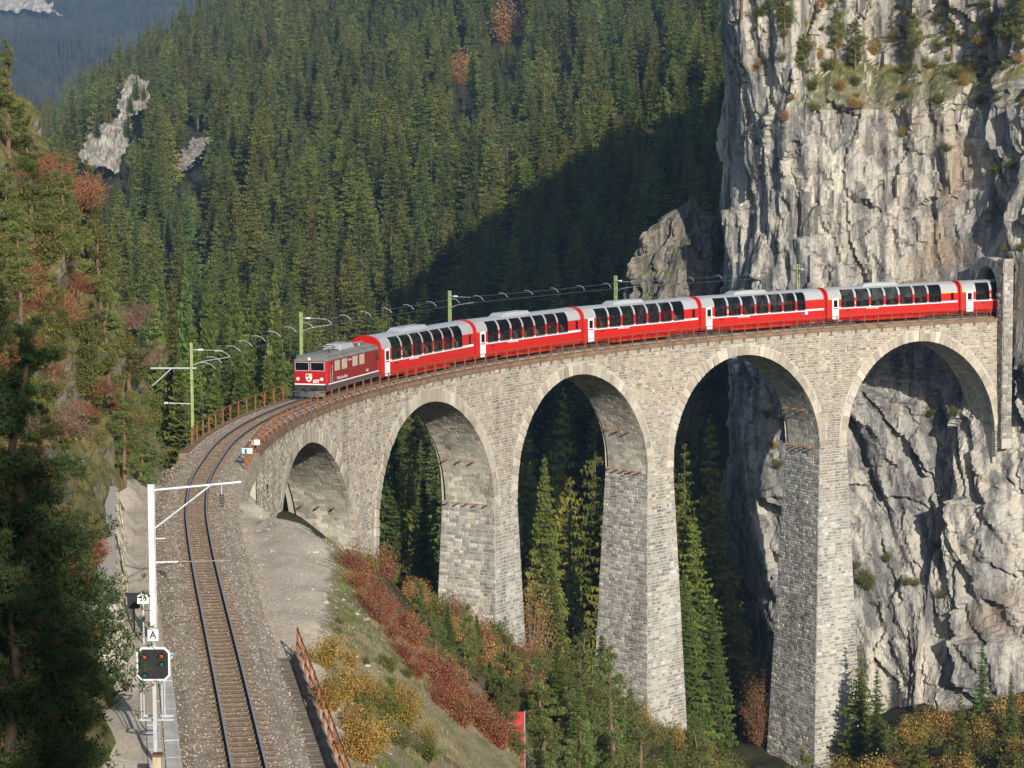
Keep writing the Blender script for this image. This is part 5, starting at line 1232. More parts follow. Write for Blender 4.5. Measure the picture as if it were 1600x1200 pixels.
def needle_pine(seed, h, rb, tufts, nl, blades, col0, bare=.25, wd=.07, inn=.35, bark='bark_pine'):
    """pine: crooked limbs ending in round bursts of needles"""
    g = np.random.default_rng(seed); tb = MB(); top = h
    bend = [(g.normal(0, .25), g.normal(0, .25)) for _ in range(5)]; tp = [(bend[i][0] * i/4, bend[i][1] * i/4, h * i/4 - (1.5 if i == 0 else 0)) for i in range(5)]
    tb.tube(tp, [h*.022, h*.018, h*.013, h*.008, .03], 7, 0, False)
    cs = []; nbr = max(14, int(h * 4.2))
    for k in range(nbr):
        f = bare + (1 - bare) * (k + g.random()) / nbr; z = f * h; a = g.uniform(0, 6.28)
        ff = (f - bare) / (1 - bare); prof = rb * max(.10, min(1, ff*3 + .55) * (1 - ff) ** .62) * g.uniform(.6, 1.12); ix = f * 4; i0 = min(3, int(ix)); tt = ix - i0
        bx = tp[i0][0] + (tp[i0+1][0]-tp[i0][0])*tt; by = tp[i0][1] + (tp[i0+1][1]-tp[i0][1])*tt
        p = [Vector((bx, by, z))]; d = Vector((math.cos(a), math.sin(a), g.uniform(-.05, .35))); nseg = 4
        for j in range(nseg): d = (d + Vector(g.normal(0, .22, 3)) + Vector((0, 0, .06))).normalized(); p.append(p[-1] + d * prof / nseg)
        tb.tube(p, [.035*h/10 + .012, .026*h/10 + .01, .018*h/10+.008, .012, .006], 4, 0, False)
        m = max(3, int(tufts / nbr * g.uniform(.7, 1.4) * (prof / rb) * 1.45))
        for j in range(m):
            t = g.uniform(inn, 1.05) * nseg; i = min(nseg-1, int(t)); q = p[i].lerp(p[i+1], t - i); spread = .16 * prof * (.5 + t / nseg)
            cs.append((q.x + g.normal(0, spread), q.y + g.normal(0, spread), q.z + g.normal(0, spread * .55) + .05))
    cs = np.array(cs); n = len(cs); dirs = g.normal(size=(n, blades, 3)); dirs[..., 2] += .55; dirs /= np.linalg.norm(dirs, axis=2)[..., None]
    ln = nl * g.uniform(.7, 1.25, (n, blades, 1)); tip = cs[:, None] + dirs * ln
    sd = np.cross(dirs, g.normal(size=(n, blades, 3))); sd /= np.linalg.norm(sd, axis=2)[..., None] + 1e-6; w = nl * wd
    V = np.stack([cs[:, None] + dirs * ln * .12 - sd * w * .5, cs[:, None] + dirs * ln * .45 + sd * w, tip, cs[:, None] + dirs * ln * .4 - sd * w], 2).reshape(-1, 3)
    c = np.array(col0)[None] * g.uniform(.65, 1.4, (n, 1)); br = g.random(n) < .05; c[br] = np.array((.20, .10, .04)); C = np.repeat(c, blades * 4, 0)
    crown = mesh_np('crown', V, [np.arange(len(V)).reshape(-1, 4)], [MAT['foliage']], C)
    return tb.mesh('trunk', MAT[bark]), crown
def shrub_mesh(seed, w, h, leaves, size, pal, twigs=26, twigc=None):
    g = np.random.default_rng(seed); tb = MB(); ends = []
    for k in range(twigs):
        a = g.uniform(0, 6.28); r = w/2 * g.uniform(.25, 1); zt = h * g.uniform(.45, 1.05) * (1 - .45 * (r/(w/2))**2)
        p = [(0, 0, -.15), (r*.35*math.cos(a), r*.35*math.sin(a), zt*.45), (r*math.cos(a), r*math.sin(a), zt)]; tb.tube(p, [.014*h+.004, .009*h+.003, .003], 3, 0, False); ends.append(p)
    ends = np.array(ends); n = leaves; i = g.integers(0, twigs, n); t = g.uniform(.15, 1.08, n)[:, None]
    c = np.where(t < .5, ends[i, 0] + (ends[i, 1]-ends[i, 0])*t*2, ends[i, 1] + (ends[i, 2]-ends[i, 1])*(t*2-1)) + g.normal(0, .085*w, (n, 3)) * np.array([1, 1, .7])
    c[:, 2] = np.maximum(c[:, 2], .03); nn = g.normal(size=(n, 3)); nn[:, 2] += .3; nn /= np.linalg.norm(nn, axis=1)[:, None]; u = np.cross(nn, g.normal(size=(n, 3))); u /= np.linalg.norm(u, axis=1)[:, None]; v = np.cross(nn, u); s = size * g.uniform(.6, 1.35, (n, 1))
    V = np.stack([c - u*s, c + v*s*.6, c + u*s, c - v*s*.6], 1).reshape(-1, 3); pal = np.array(pal); cl_ = pal[g.integers(len(pal), size=n)] * g.uniform(.7, 1.3, (n, 1))
    return tb.mesh('stems', MAT['bark']), mesh_np('leaves', V, [np.arange(len(V)).reshape(-1, 4)], [MAT['leaf']], np.repeat(cl_, 4, 0))
def twig_bush(seed, w, h, n, c0):
    g = np.random.default_rng(seed); k = 9; cc = np.stack([g.normal(0, w*.28, k), g.normal(0, w*.28, k), g.uniform(.05, h*.55, k)], 1); i = g.integers(k, size=n)
    b = cc[i] + g.normal(0, 1, (n, 3)) * np.array([w*.13, w*.13, h*.16]); b[:, 2] = np.maximum(b[:, 2], 0); d = np.stack([g.normal(0, .5, n), g.normal(0, .5, n), g.uniform(.1, 1.0, n)], 1) + g.normal(0, .45, (k, 3))[i]; d /= np.linalg.norm(d, axis=1)[:, None]; L_ = g.uniform(.10, .34, (n, 1)) * h
    sd = np.cross(d, g.normal(size=(n, 3))); sd /= np.linalg.norm(sd, axis=1)[:, None]; V = np.stack([b - sd*.012, b + sd*.012, b + d*L_], 1).reshape(-1, 3)
    C = np.repeat(np.array(c0)[None] * g.uniform(.6, 1.4, (n, 1)), 3, 0); return mesh_np('twigs', V, [np.arange(len(V)).reshape(-1, 3)], [MAT['leaf']], C)
def plant(name, label, cat, meshes, parts, loc, sc, rz=None, group=None, sz=None):
    t = thing(name, label, cat, loc, random.uniform(0, 6.28) if rz is None else rz, group); t.scale = (sc, sc, sz or sc)
    for m, p in zip(meshes, parts): link(p, m, t)
    return t

# ------------------------------------------------------------------ where a line of sight meets the ground, the hillside, the cliff
def ground_hit(u, v, y0=50.0, y1=1100.0):
    d = ray(u, v); Y = y0; st = .5
    while Y < y1:
        if CAMZ + d.z/d.y*Y <= float(hterr(d.x/d.y*Y, Y)): return (d.x/d.y*Y, Y, float(hterr(d.x/d.y*Y, Y)))
        Y += st if Y < 200 else 2.0
    return None
def vis_table(V):
    P = V.reshape(-1, 3); d = P - np.array([0, 0, CAMZ]); fw = np.array(_fw); rt = np.array(_rt); up = np.array(_up); w = d @ fw
    return P, 800 + FPX * (d @ rt) / w, 600 - FPX * (d @ up) / w, w
_ht = vis_table(HILLV); _ct = vis_table(CLIFFV)
def sheet_hit(tb, u, v, r=9):
    P, U, Vv, w = tb; m = np.where((np.abs(U-u) < r) & (np.abs(Vv-v) < r) & (w > 5))[0]
    if not len(m): return None
    return tuple(P[m[np.argmin(w[m])]])

# ------------------------------------------------------------------ the woods on the mountainside
SPR = [tri_tree(11, 17, 3.6, 'spruce', 1.0, (.158,.185,.036)), tri_tree(12, 17, 2.8, 'spruce', 1.0, (.128,.160,.040)), tri_tree(13, 17, 4.2, 'spruce', 1.0, (.172,.192,.036)), tri_tree(14, 17, 2.6, 'spruce', 1.0, (.138,.168,.042)), tri_tree(15, 17, 3.0, 'larch', .9, (.21,.19,.035))]
SPH = [tri_tree(21, 17, 3.1, 'spruce', 2.6, (.125,.160,.036)), tri_tree(22, 17, 2.7, 'spruce', 2.6, (.110,.148,.038))]
ORN = shrub_mesh(32, 5.5, 12, 8500, .085, [(.42,.17,.05), (.36,.20,.07), (.30,.15,.06), (.40,.26,.07)], 60)
ORA = shrub_mesh(31, 9, 12, 2600, .30, [(.42,.17,.05), (.36,.20,.07), (.30,.15,.06)], 40)
SCARS = [((122, 236), (150, 192), (184, 184), (188, 135), (204, 114), (234, 128), (230, 168), (206, 182), (202, 228), (180, 274), (156, 258), (136, 268)), ((256, 276), (300, 214), (334, 214), (318, 240), (280, 276))]
def in_poly(x, y, P):
    c = False; n = len(P)
    for i in range(n):
        x1, y1 = P[i]; x2, y2 = P[(i+1) % n]
        if (y1 > y) != (y2 > y) and x < (x2-x1)*(y-y1)/(y2-y1)+x1: c = not c
    return c
def circ(cu, cv, ru, rv): return tuple((cu + ru*math.cos(a), cv + rv*math.sin(a)) for a in np.linspace(0, 6.2, 10))
EXC = SCARS + [circ(790, 24, 34, 34), circ(890, 50, 12, 18), circ(722, 95, 14, 26)]
cand = []
g = np.random.default_rng(5)
Y = 236.0
while Y < 1010:
    sp = 6.4 if Y < 420 else 7.4
    for X in np.arange(-.235*Y - 12, .13*Y + 14, sp):
        x = X + g.uniform(-.45, .45)*sp; y = Y + g.uniform(-.45, .45)*sp
        if x > 10 and y < 300: continue
        if x > 22 + (y-300)*.15 and y < 400: continue
        cand.append((x, y, g.uniform(13.0, 23.0) * (1 if g.random() < .80 else .55), g.random()))
    Y += sp
forest = []
for x, y, h, q in cand:
    z = float(hterr(x, y)); u, v = px(x, y, z); ut, vt = px(x, y, z + h)
    if ut < -60 or ut > 1260 or v < -30: continue
    w = 3.0*FPX/y; bad = False
    for P in EXC:
        ux0 = min(p[0] for p in P) - w*.2; ux1 = max(p[0] for p in P) + w*.2
        if ux0 < u < ux1 and y < (700 if P in SCARS else 2000):
            for vv in np.linspace(vt, v, 6):
                if in_poly(u, vv, P) or in_poly(u - w*.12, vv, P) or in_poly(u + w*.12, vv, P): bad = True
    if bad:
        h *= .38; ut, vt = px(x, y, z + h); bad = any(in_poly(u + e, vv, P) for P in EXC for vv in (vt, (v + vt)/2, v) for e in (-w*.2, 0, w*.2))
        if bad: continue
    forest.append((x, y, z, h, q, (v - vt), u, vt))
# how much of each shows: nearer trees and the bridge hide what is behind; rank by size among those above the deck line or in an arch
forest.sort(key=lambda t: -t[5])
vis = [t for t in forest if -5 < t[6] < 1140 and (t[7] < 560) and t[7] > -20 and t[1] > 280]
indiv = set(id(t) for t in vis[:255])
flabs = {'spruce': 'dark green spruce in the dense wood on the mountainside behind the train', 'larch': 'yellowing larch standing out among the dark spruces of the mountainside'}
rest = []
for t in forest:
    x, y, z, h, q, ph, u, vt = t; k = 4 if q > .92 else int(q*4/.921)
    if id(t) in indiv:
        kd = 'larch' if k == 4 else 'spruce'
        plant(kd + '_tree', flabs[kd], 'tree', SPR[k], ('trunk', 'crown'), (x, y, z - .3), h/17, None, f'{kd} trees on the mountainside')
    else: rest.append((x, y, z - .3, h/17, k))
# larger single trees close behind and below the bridge: u, top v, distance, mesh, width
random.seed(5)
def fixed(u, v, Y, mesh, name, label, group, wsc=1.0, lift=0.0):
    x, y, zt = atY(u, v, Y); zg = float(hterr(x, Y)) - .3; h = max(4.0, zt - zg)
    t = plant(name, label, 'tree', mesh, ('trunk', 'crown'), (x, Y, zg), h/17, None, group); f = min(1.0, 19/h) if h > 19 else 1.0; t.scale = (h/17*wsc*f, h/17*wsc*f, h/17); return t
for (u, v, Y, k_, lab) in [(872, 1000, 146, 0, 'bright green young spruce at the left foot of the third pier'), (940, 990, 150, 1, 'bright green young spruce hiding the third pier foot'), (905, 1060, 134, 1, 'low bright spruce in front of the third pier'), (985, 1070, 150, 0, 'bright spruce at the right foot of the third pier'), (1095, 1128, 162, 1, 'bright spruce top between third and fourth piers'), (745, 965, 150, 0, 'bright spruce in front of the second pier'), (700, 985, 146, 1, 'bright spruce at the left foot of the second pier'), (765, 1040, 130, 1, 'bright spruce between the red shrubs and the second pier'), (838, 1060, 140, 0, 'bright spruce in the gap between second and third piers'), (1045, 1150, 150, 0, 'low bright spruce right of the third pier')]:
    fixed(u, v, Y, SPH[k_], 'spruce_tree', lab, None, 1.15)
bl = 'tall spruce rising from the gorge behind the outer railing left of the locomotive'
for (u, v, Y) in [(322, 398, 192), (392, 420, 205), (432, 466, 198), (268, 440, 182), (352, 486, 178), (300, 500, 172), (418, 545, 186), (452, 552, 200), (240, 430, 205), (375, 555, 176), (335, 575, 170), (280, 560, 166), (205, 400, 215), (365, 390, 235), (430, 400, 245), (290, 380, 230), (250, 385, 232), (475, 470, 222), (398, 600, 181)]:
    fixed(u, v, Y, SPH[random.randint(0, 1)], 'spruce_tree', bl, 'spruces behind the outer railing', random.uniform(.85, 1.1))
for (u, v, Y, lab) in [(614, 628, 203, 'tall sunlit spruce with a pale trunk seen through the second arch from the near end'), (662, 742, 200, 'shorter sunlit spruce beside the pale trunked spruce in the second arch'), (850, 705, 216, 'broad sunlit spruce seen through the middle arch'), (864, 886, 206, 'lower sunlit spruce in front of the broad one in the middle arch'),
                       (1068, 890, 224, 'sunlit spruce low in the fourth arch beside the rock face'), (1112, 930, 226, 'smaller sunlit spruce between rock face and spruce in the fourth arch')]:
    fixed(u, v, Y, SPH[random.randint(0, 1)], 'spruce_tree', lab, None, .95)
sl = 'shaded spruce in the dark gorge behind the arches of the viaduct'
for (u, v, Y) in [(700, 610, 238), (640, 640, 236), (740, 660, 232), (590, 650, 236), (880, 600, 242), (930, 640, 240), (820, 620, 246), (960, 700, 236), (1050, 560, 250), (1090, 580, 248), (1110, 640, 246), (1070, 690, 243), (1120, 760, 244), (1010, 650, 244), (770, 720, 228), (890, 780, 232), (1085, 800, 240), (1030, 540, 256), (1000, 500, 262), (975, 470, 268), (1140, 900, 238), (690, 760, 226)]:
    fixed(u, v, Y, SPR[random.randint(0, 3)], 'spruce_tree', sl, 'shaded spruces in the gorge', 1.05)
for (u, v, Y, sc, lab) in [(790, 24, 760, 1.0, 'orange autumn tree at the top of the mountainside'), (722, 95, 700, .75, 'golden autumn tree below the orange one on the mountainside'), (890, 52, 700, .5, 'small orange birch among spruces high on the mountainside')]:
    p = ground_hit(u, v + 34*sc + 10, 380) or atY(u, v, Y); hh = 68*sc*p[1]/FPX; plant('autumn_tree', lab, 'tree', ORA, ('trunk', 'crown'), (p[0], p[1], p[2] - .5), hh/12*1.05)
for (u, v, Y, lab) in [(828, 925, 202, 'orange autumn tree in shade behind the middle arch'), (1185, 1080, 226, 'small orange tree at the foot of the rock beside the fourth pier')]:
    x, y, z = atY(u, v, Y); zg = float(hterr(x, Y)); plant('autumn_tree', lab, 'tree', ORN, ('trunk', 'crown'), (x, Y, min(zg, z - 4)), max(.3, (z + 2.5 - zg)/12) if z + 2.5 - zg < 14 else 1.0)

# the rest of the wood as one mass
def instancer(name, pts, meshes, label, cat):
    """pts: x, y, z, scale, kind"""
    A = np.array(pts); me = bpy.data.meshes.new(name); me.vertices.add(len(A)); me.vertices.foreach_set('co', A[:, :3].astype(np.float32).ravel())
    for nm, dt, vals in (('sc', 'FLOAT', A[:, 3].astype(np.float32)), ('kind', 'INT', A[:, 4].astype(np.int32)), ('rz', 'FLOAT', np.random.default_rng(9).uniform(0, 6.28, len(A)).astype(np.float32))):
        at = me.attributes.new(nm, dt, 'POINT'); at.data.foreach_set('value', vals)
    o = link(name, me); tag(o, label, cat, kind='stuff')
    ng = bpy.data.node_groups.new(name, 'GeometryNodeTree'); ng.interface.new_socket('Geometry', in_out='INPUT', socket_type='NodeSocketGeometry'); ng.interface.new_socket('Geometry', in_out='OUTPUT', socket_type='NodeSocketGeometry')
    N = ng.nodes; L = ng.links; gi = N.new('NodeGroupInput'); go = N.new('NodeGroupOutput'); jn = N.new('GeometryNodeJoinGeometry')
    def attr(nm, dt): a = N.new('GeometryNodeInputNamedAttribute'); a.data_type = dt; a.inputs[0].default_value = nm; return a.outputs[0]
    cz = N.new('ShaderNodeCombineXYZ'); L.new(attr('rz', 'FLOAT'), cz.inputs[2]); er = N.new('FunctionNodeEulerToRotation'); L.new(cz.outputs[0], er.inputs[0])
    for k, me_ in enumerate(meshes):
        so = bpy.data.objects.new(name + '_source', me_)
        oi = N.new('GeometryNodeObjectInfo'); oi.inputs['Object'].default_value = so
        cp = N.new('FunctionNodeCompare'); cp.data_type = 'INT'; cp.operation = 'EQUAL'; L.new(attr('kind', 'INT'), cp.inputs[2]); cp.inputs[3].default_value = k
        ip = N.new('GeometryNodeInstanceOnPoints'); L.new(gi.outputs[0], ip.inputs['Points']); L.new(cp.outputs[0], ip.inputs['Selection']); L.new(oi.outputs['Geometry'], ip.inputs['Instance']); L.new(er.outputs[0], ip.inputs['Rotation']); L.new(attr('sc', 'FLOAT'), ip.inputs['Scale'])
        L.new(ip.outputs[0], jn.inputs[0])
    L.new(jn.outputs[0], go.inputs[0]); md = o.modifiers.new('trees', 'NODES'); md.node_group = ng; return o
def joined(tr_, cr_, nm, fol=None):
    a = np.zeros(len(tr_.vertices)*3, np.float32); tr_.vertices.foreach_get('co', a); a = a.reshape(-1, 3); b = np.zeros(len(cr_.vertices)*3, np.float32); cr_.vertices.foreach_get('co', b); b = b.reshape(-1, 3)
    q = np.array([p.vertices[:] for p in tr_.polygons if len(p.vertices) == 4], int); f3 = np.array([p.vertices[:] for p in cr_.polygons], int) + len(a)
    c = np.zeros(len(b)*4, np.float32); cr_.color_attributes['Col'].data.foreach_get('color', c); c = c.reshape(-1, 4)[:, :3]
    return mesh_np(nm, np.concatenate([a, b]), [q, f3], [MAT['bark'], fol or MAT['foliage']], np.concatenate([np.ones((len(a), 3))*.1, c]), mi=[0]*len(q) + [1]*len(f3))
SPJ = [joined(t, c, 'wood_tree') for t, c in SPR] + [joined(*needle_pine(64 + k, 13, 3.0 - .5*k, 900, .55, 8, (.15,.19,.055), .3, .16), 'wood_pine') for k in range(2)]
rest = [(a, b, c, s, (5 + int(b*7) % 2) if int(a*13 + b*5) % 7 == 0 else k) for a, b, c, s, k in rest]
instancer('mountain_wood', rest, SPJ, 'dense spruce wood covering the mountainside across the gorge', 'wood')
# far wood on the blue mountain
LOW = [joined(*tri_tree(41 + k, 17, 3.2, 'spruce', .22, (.05,.072,.03)), 'far_tree') for k in range(2)]
far = []
for _ in range(9000):
    y = g.uniform(1600, 2850); x = -.06*y - g.uniform(0, .19)*y; z = float(hfar(np.array(x), np.array(y))); far.append((x, y, z - 1, g.uniform(.8, 1.35), g.integers(2)))
instancer('far_wood', far, LOW, 'blue hazy wood on the far mountain above the left slope', 'wood')
# pale erosion scars on the wooded slope
MAT['scree'] = M_rock('scree', (.31,.28,.235), (.48,.445,.38), (.18,.16,.14), (.40,.31,.22), moss=-.25, vs=.5)
for P, nm in zip(SCARS, (0, 1)):
    cu = sum(p[0] for p in P)/len(P); vb = max(p[1] for p in P); base = ground_hit(cu, vb + 6, 380) or atY(cu, vb, 600); Yb = base[1]
    u0, u1 = min(p[0] for p in P), max(p[0] for p in P); v0, v1 = min(p[1] for p in P), max(p[1] for p in P)
    nu, nv_ = 60, 80; UU, VV = np.meshgrid(np.linspace(u0, u1, nu), np.linspace(v1, v0, nv_)); pts_ = np.zeros((nv_, nu, 3)); ins = np.zeros((nv_, nu), bool)
    for a in range(nv_):
        for b in range(nu):
            Yd = Yb + 26 * a/nv_ + 2.0*float(gn(b/9, a/9, nm)) + 1.2*float(gn(b/3, a/5, nm + 4)); pts_[a, b] = atY(UU[a, b], VV[a, b], Yd); ins[a, b] = in_poly(UU[a, b] + 12*float(gn(a/3, b/3, 13))*.6 + 9*float(gn(a/6, b/6, 3)), VV[a, b] + 7*float(gn(a/6, b/6, 8)), P)
    F = grid_faces(nv_, nu); F = F[ins.ravel()[F].all(1)]
    struct('scree_scar', mesh_np('scree_scar', pts_.reshape(-1, 3), [F], [MAT['scree']]))
    for k in range(15 if nm == 0 else 7):
        a, b = int(g.integers(2, nv_ - 4)), int(g.integers(2, nu - 2)); q = pts_[a, b]
        if in_poly(UU[a, b], VV[a, b] - 6, P) or in_poly(UU[a, b] + 10, VV[a, b], P): plant('spruce_tree', 'small spruce growing on a pale erosion scar of the mountainside', 'tree', SPR[k % 4], ('trunk', 'crown'), (q[0], q[1] - 1.0, q[2] - .5), float(g.uniform(.25, .5)), None, 'small spruces on the erosion scars')
# pale rock face high on the far mountain
nu, nv_ = 60, 40; Yf = 1500.0
while Yf < 2850 and atY(40, 26, Yf)[2] > float(hfar(np.array(atY(40, 26, Yf)[0]), np.array(Yf))): Yf += 10
P = ((-40, -40), (60, -30), (78, 4), (96, 26), (60, 16), (30, 20), (-40, 8)); UU, VV = np.meshgrid(np.linspace(-40, 100, nu), np.linspace(30, -40, nv_)); pts_ = np.zeros((nv_, nu, 3)); ins = np.zeros((nv_, nu), bool)
for a in range(nv_):
    for b in range(nu): pts_[a, b] = atY(UU[a, b], VV[a, b], Yf - 30 + 1.2*a + 12*float(gn(b/6, a/9, 2))); ins[a, b] = in_poly(UU[a, b] + 12*float(gn(a/5, b/5, 3)), VV[a, b] + 8*float(gn(a/5, b/5, 8)), P)
F = grid_faces(nv_, nu); F = F[ins.ravel()[F].all(1)]; struct('far_rock_face', mesh_np('far_rock_face', pts_.reshape(-1, 3), [F], [MAT['scree']]))

# ------------------------------------------------------------------ pines near the camera (left) and on the slope
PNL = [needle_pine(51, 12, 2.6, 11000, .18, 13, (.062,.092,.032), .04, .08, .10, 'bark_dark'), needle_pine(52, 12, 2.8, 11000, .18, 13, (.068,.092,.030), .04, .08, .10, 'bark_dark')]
PNM = [needle_pine(61, 10, 2.3, 2300, .24, 11, (.165,.205,.068), .15, .10), needle_pine(62, 10, 2.0, 2100, .24, 11, (.150,.195,.062), .12, .10), needle_pine(63, 10, 2.1, 2100, .24, 11, (.180,.210,.066), .2, .10)]
nl = 0
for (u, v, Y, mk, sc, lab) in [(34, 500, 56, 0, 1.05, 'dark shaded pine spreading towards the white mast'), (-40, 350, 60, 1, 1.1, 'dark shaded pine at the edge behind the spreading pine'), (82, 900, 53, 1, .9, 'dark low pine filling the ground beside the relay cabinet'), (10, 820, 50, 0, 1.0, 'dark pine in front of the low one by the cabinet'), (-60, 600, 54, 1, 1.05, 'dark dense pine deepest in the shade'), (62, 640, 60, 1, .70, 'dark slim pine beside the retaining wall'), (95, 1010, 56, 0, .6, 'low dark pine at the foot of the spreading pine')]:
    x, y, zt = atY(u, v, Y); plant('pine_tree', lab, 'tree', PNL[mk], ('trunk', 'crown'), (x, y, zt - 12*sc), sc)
# unseen trees added behind the viewpoint to throw shade on the left pines
for k, (x, y, sc) in enumerate([(6.5, -14, 1.15), (10.2, -10.5, 1.2), (4, -20, 1.3), (8.5, -25, 1.4), (2.5, -13, 1.1)]):
    plant('spruce_tree', 'unseen tall spruce added behind the viewpoint to shade the left pines', 'tree', SPR[k % 4], ('trunk', 'crown'), (x, y, float(hterr(x, y)) - .3), sc*17/17, None, 'added shade spruces behind the viewpoint', 1.5)
for (u, v, Y, mk, lab) in [(28, 62, 148, 0, 'tall light green pine high on the hillside'), (108, 240, 142, 1, 'light green pine on the shoulder of the hillside'), (132, 300, 136, 2, 'slender pine with a bare reddish trunk on the hillside'), (182, 420, 134, 0, 'bushy green pine above the rock beside the track'), (60, 180, 150, 1, 'green pine between the tall one and the shoulder'), (168, 330, 141, 2, 'green pine behind the slender pine on the hillside'), (205, 580, 130, 1, 'small green pine above the rock edge by the bridge end'), (90, 430, 126, 2, 'green pine low on the hillside behind the dark pines'), (150, 250, 145, 1, 'pine at the crest of the hillside against the spur'), (85, 270, 138, 0, 'pine on the shoulder above the orange brushwood'), (45, 330, 132, 2, 'pine rising out of brown brushwood on the hillside'), (215, 470, 137, 2, 'young pine at the outer edge of the hillside'), (150, 480, 128, 1, 'pine above the pinkish bare bushes'), (20, 250, 140, 0, 'pine next to the tall light green one'), (235, 620, 131, 0, 'little pine on the rock edge beside the green mast')]:
    x, y, zt = atY(u, v, Y); hh = sheet_hit(_ht, u, v + 160, 14); zg = zt - 8.5; sc = .85
    if hh is not None and hh[2] < zt - 2: x, y, zg = hh[0], hh[1], hh[2] - .2; zt2 = CAMZ + (atY(u, v, hh[1])[2] - CAMZ); sc = max(.35, min(1.1, (zt2 - zg)/10))
    plant('pine_tree', lab, 'tree', PNM[mk], ('trunk', 'crown'), (x, y, zg), sc)
for (u, v, Y, mk, lab) in [(728, 945, 132, 0, 'thin young pine standing before the second pier'), (785, 990, 128, 1, 'sunlit pine at the right foot of the second pier'), (700, 1000, 124, 2, 'bushy pine rising behind the red shrubs'), (905, 985, 138, 0, 'large sunlit pine before the foot of the third pier'), (960, 1010, 142, 2, 'sunlit pine leaning on the large one at the third pier'), (850, 1030, 126, 1, 'pine in front of the gap between second and third pier'), (1000, 1100, 134, 0, 'low pine to the right of the third pier foot'), (1095, 1120, 150, 2, 'sunlit pine between the third and fourth piers'), (1250, 1168, 160, 1, 'pine top at the foot of the fourth pier'), (760, 1080, 116, 2, 'pine at the end of the red shrubs on the slope'), (799, 1096, 100, 0, 'pine in front of the red banner'), (900, 1120, 118, 1, 'pine low in front of the third pier'), (650, 905, 126, 1, 'green pine just right of the upper red shrubs'), (680, 960, 122, 0, 'green pine beside the middle red shrubs')]:
    x, y, zt = atY(u, v, Y); zg = float(hterr(x, Y)) - .3; sc = max(.35, min(1.5, (zt - zg)/10)); t = plant('pine_tree', lab, 'tree', PNM[mk], ('trunk', 'crown'), (x, Y, zg), sc); t.scale = (min(sc, 1.05), min(sc, 1.05), sc)

# ------------------------------------------------------------------ shrubs
RED = [shrub_mesh(71 + k, 1.9, 1.7, 3000, .040, [(.34,.09,.05), (.40,.14,.07), (.28,.07,.045), (.42,.20,.09), (.24,.15,.06)], 48) for k in range(3)]
YEL = [shrub_mesh(81 + k, 2.1, 1.6, 2800, .044, [(.46,.32,.06), (.40,.24,.06), (.30,.28,.06), (.44,.20,.06)], 48) for k in range(3)]
GRN = [shrub_mesh(91 + k, 1.8, 1.2, 2600, .042, [(.12,.15,.03), (.17,.18,.04), (.09,.12,.03), (.20,.17,.05)], 30) for k in range(3)]
TWG = [twig_bush(101 + k, 2.6, 1.3, 3600, (.235,.15,.11)) for k in range(3)]
TWR = [twig_bush(111 + k, 2.4, 1.3, 3600, (.27,.125,.065)) for k in range(2)]
def shrub(kind, p, sc, label, group=None):
    if p is None: return
    ms = {'red': RED, 'yel': YEL, 'grn': GRN}.get(kind)
    if ms: plant('shrub', label, 'shrub', ms[random.randrange(3)], ('stems', 'leaves'), (p[0], p[1], p[2] - .05), sc, None, group)
    else: m_ = (TWG if kind == 'twg' else TWR); o = link('brushwood', m_[random.randrange(len(m_))], None, (p[0], p[1], p[2] - .1), random.uniform(0, 6.28)); o.scale = (sc,)*3; tag(o, label, 'brushwood', group)
random.seed(12); UND = []
for (u, v) in [(548, 892), (566, 905), (560, 925), (585, 938), (606, 960), (592, 975), (628, 985), (612, 1000), (646, 1012), (632, 1030), (664, 1042), (650, 1060), (684, 1066), (700, 1090), (716, 1105), (690, 1105), (738, 1128), (722, 1140), (758, 1150), (780, 1172), (575, 955)]:
    shrub('red', ground_hit(u, v), random.uniform(.62, .98), 'rust red autumn shrub along the crest of the slope below the abutment', 'red shrubs on the slope crest')
for k in range(32):
    u = random.uniform(505, 770); v = random.uniform(1040, 1200); 
    if v < 1040 + max(0, (u - 640))*.9: continue
    shrub('yel' if random.random() < .68 else 'grn', ground_hit(u, v), random.uniform(.5, .85), 'yellow and green leafy shrub low on the slope below the rusty fence', 'yellow shrubs below the fence')
for k in range(40):
    u = random.uniform(450, 640); v = random.uniform(850, 1080); p = ground_hit(u, v)
    if p is None or p[0] < np.interp(p[1], [e[0] for e in EDGE], [e[1] for e in EDGE]) + .4: continue
    UND.append((p[0], p[1], p[2] - .03, random.uniform(.22, .42), random.choice((6, 7, 8))))
for k in range(130):
    u = random.uniform(-10, 250); v = random.uniform(230, 720)
    p = sheet_hit(_ht, u, v)
    if p is None: continue
    r = random.random()
    if r < .16: shrub('twg', p, random.uniform(.4, .8), 'pinkish brown leafless brushwood on the steep hillside', 'brushwood on the hillside')
    elif r < .32: shrub('twr', p, random.uniform(.45, .9), 'rust brown brushwood on the steep hillside', 'rusty brushwood on the hillside')
    else: shrub('grn', p, random.uniform(.7, 1.3), 'green shrub on the steep rocky hillside left of the track', 'green shrubs on the hillside')
for (u, v, kd, sc, lab) in [(105, 320, 'twr', 1.7, 'large orange brown brushwood patch on the hillside shoulder'), (60, 300, 'twr', 1.6, 'orange brown brushwood patch beside the large one'), (200, 500, 'twg', 1.1, 'pinkish bare bush above the rock edge'), (225, 560, 'twg', 1.0, 'pinkish bare bush hanging over the rock edge'), (90, 500, 'twr', 1.2, 'broad russet bush low on the hillside'), (165, 890, 'red', .7, 'dark red shrub on the rock beside the retaining wall'), (205, 970, 'red', .6, 'red shrub on the ground below the retaining wall'), (180, 960, 'grn', .6, 'olive shrub beside the red one below the retaining wall'), (183, 400, 'yel', .6, 'orange yellow shrub on the hillside among green pines')]:
    p = sheet_hit(_ht, u, v, 14)
    shrub(kd, p, sc, lab)
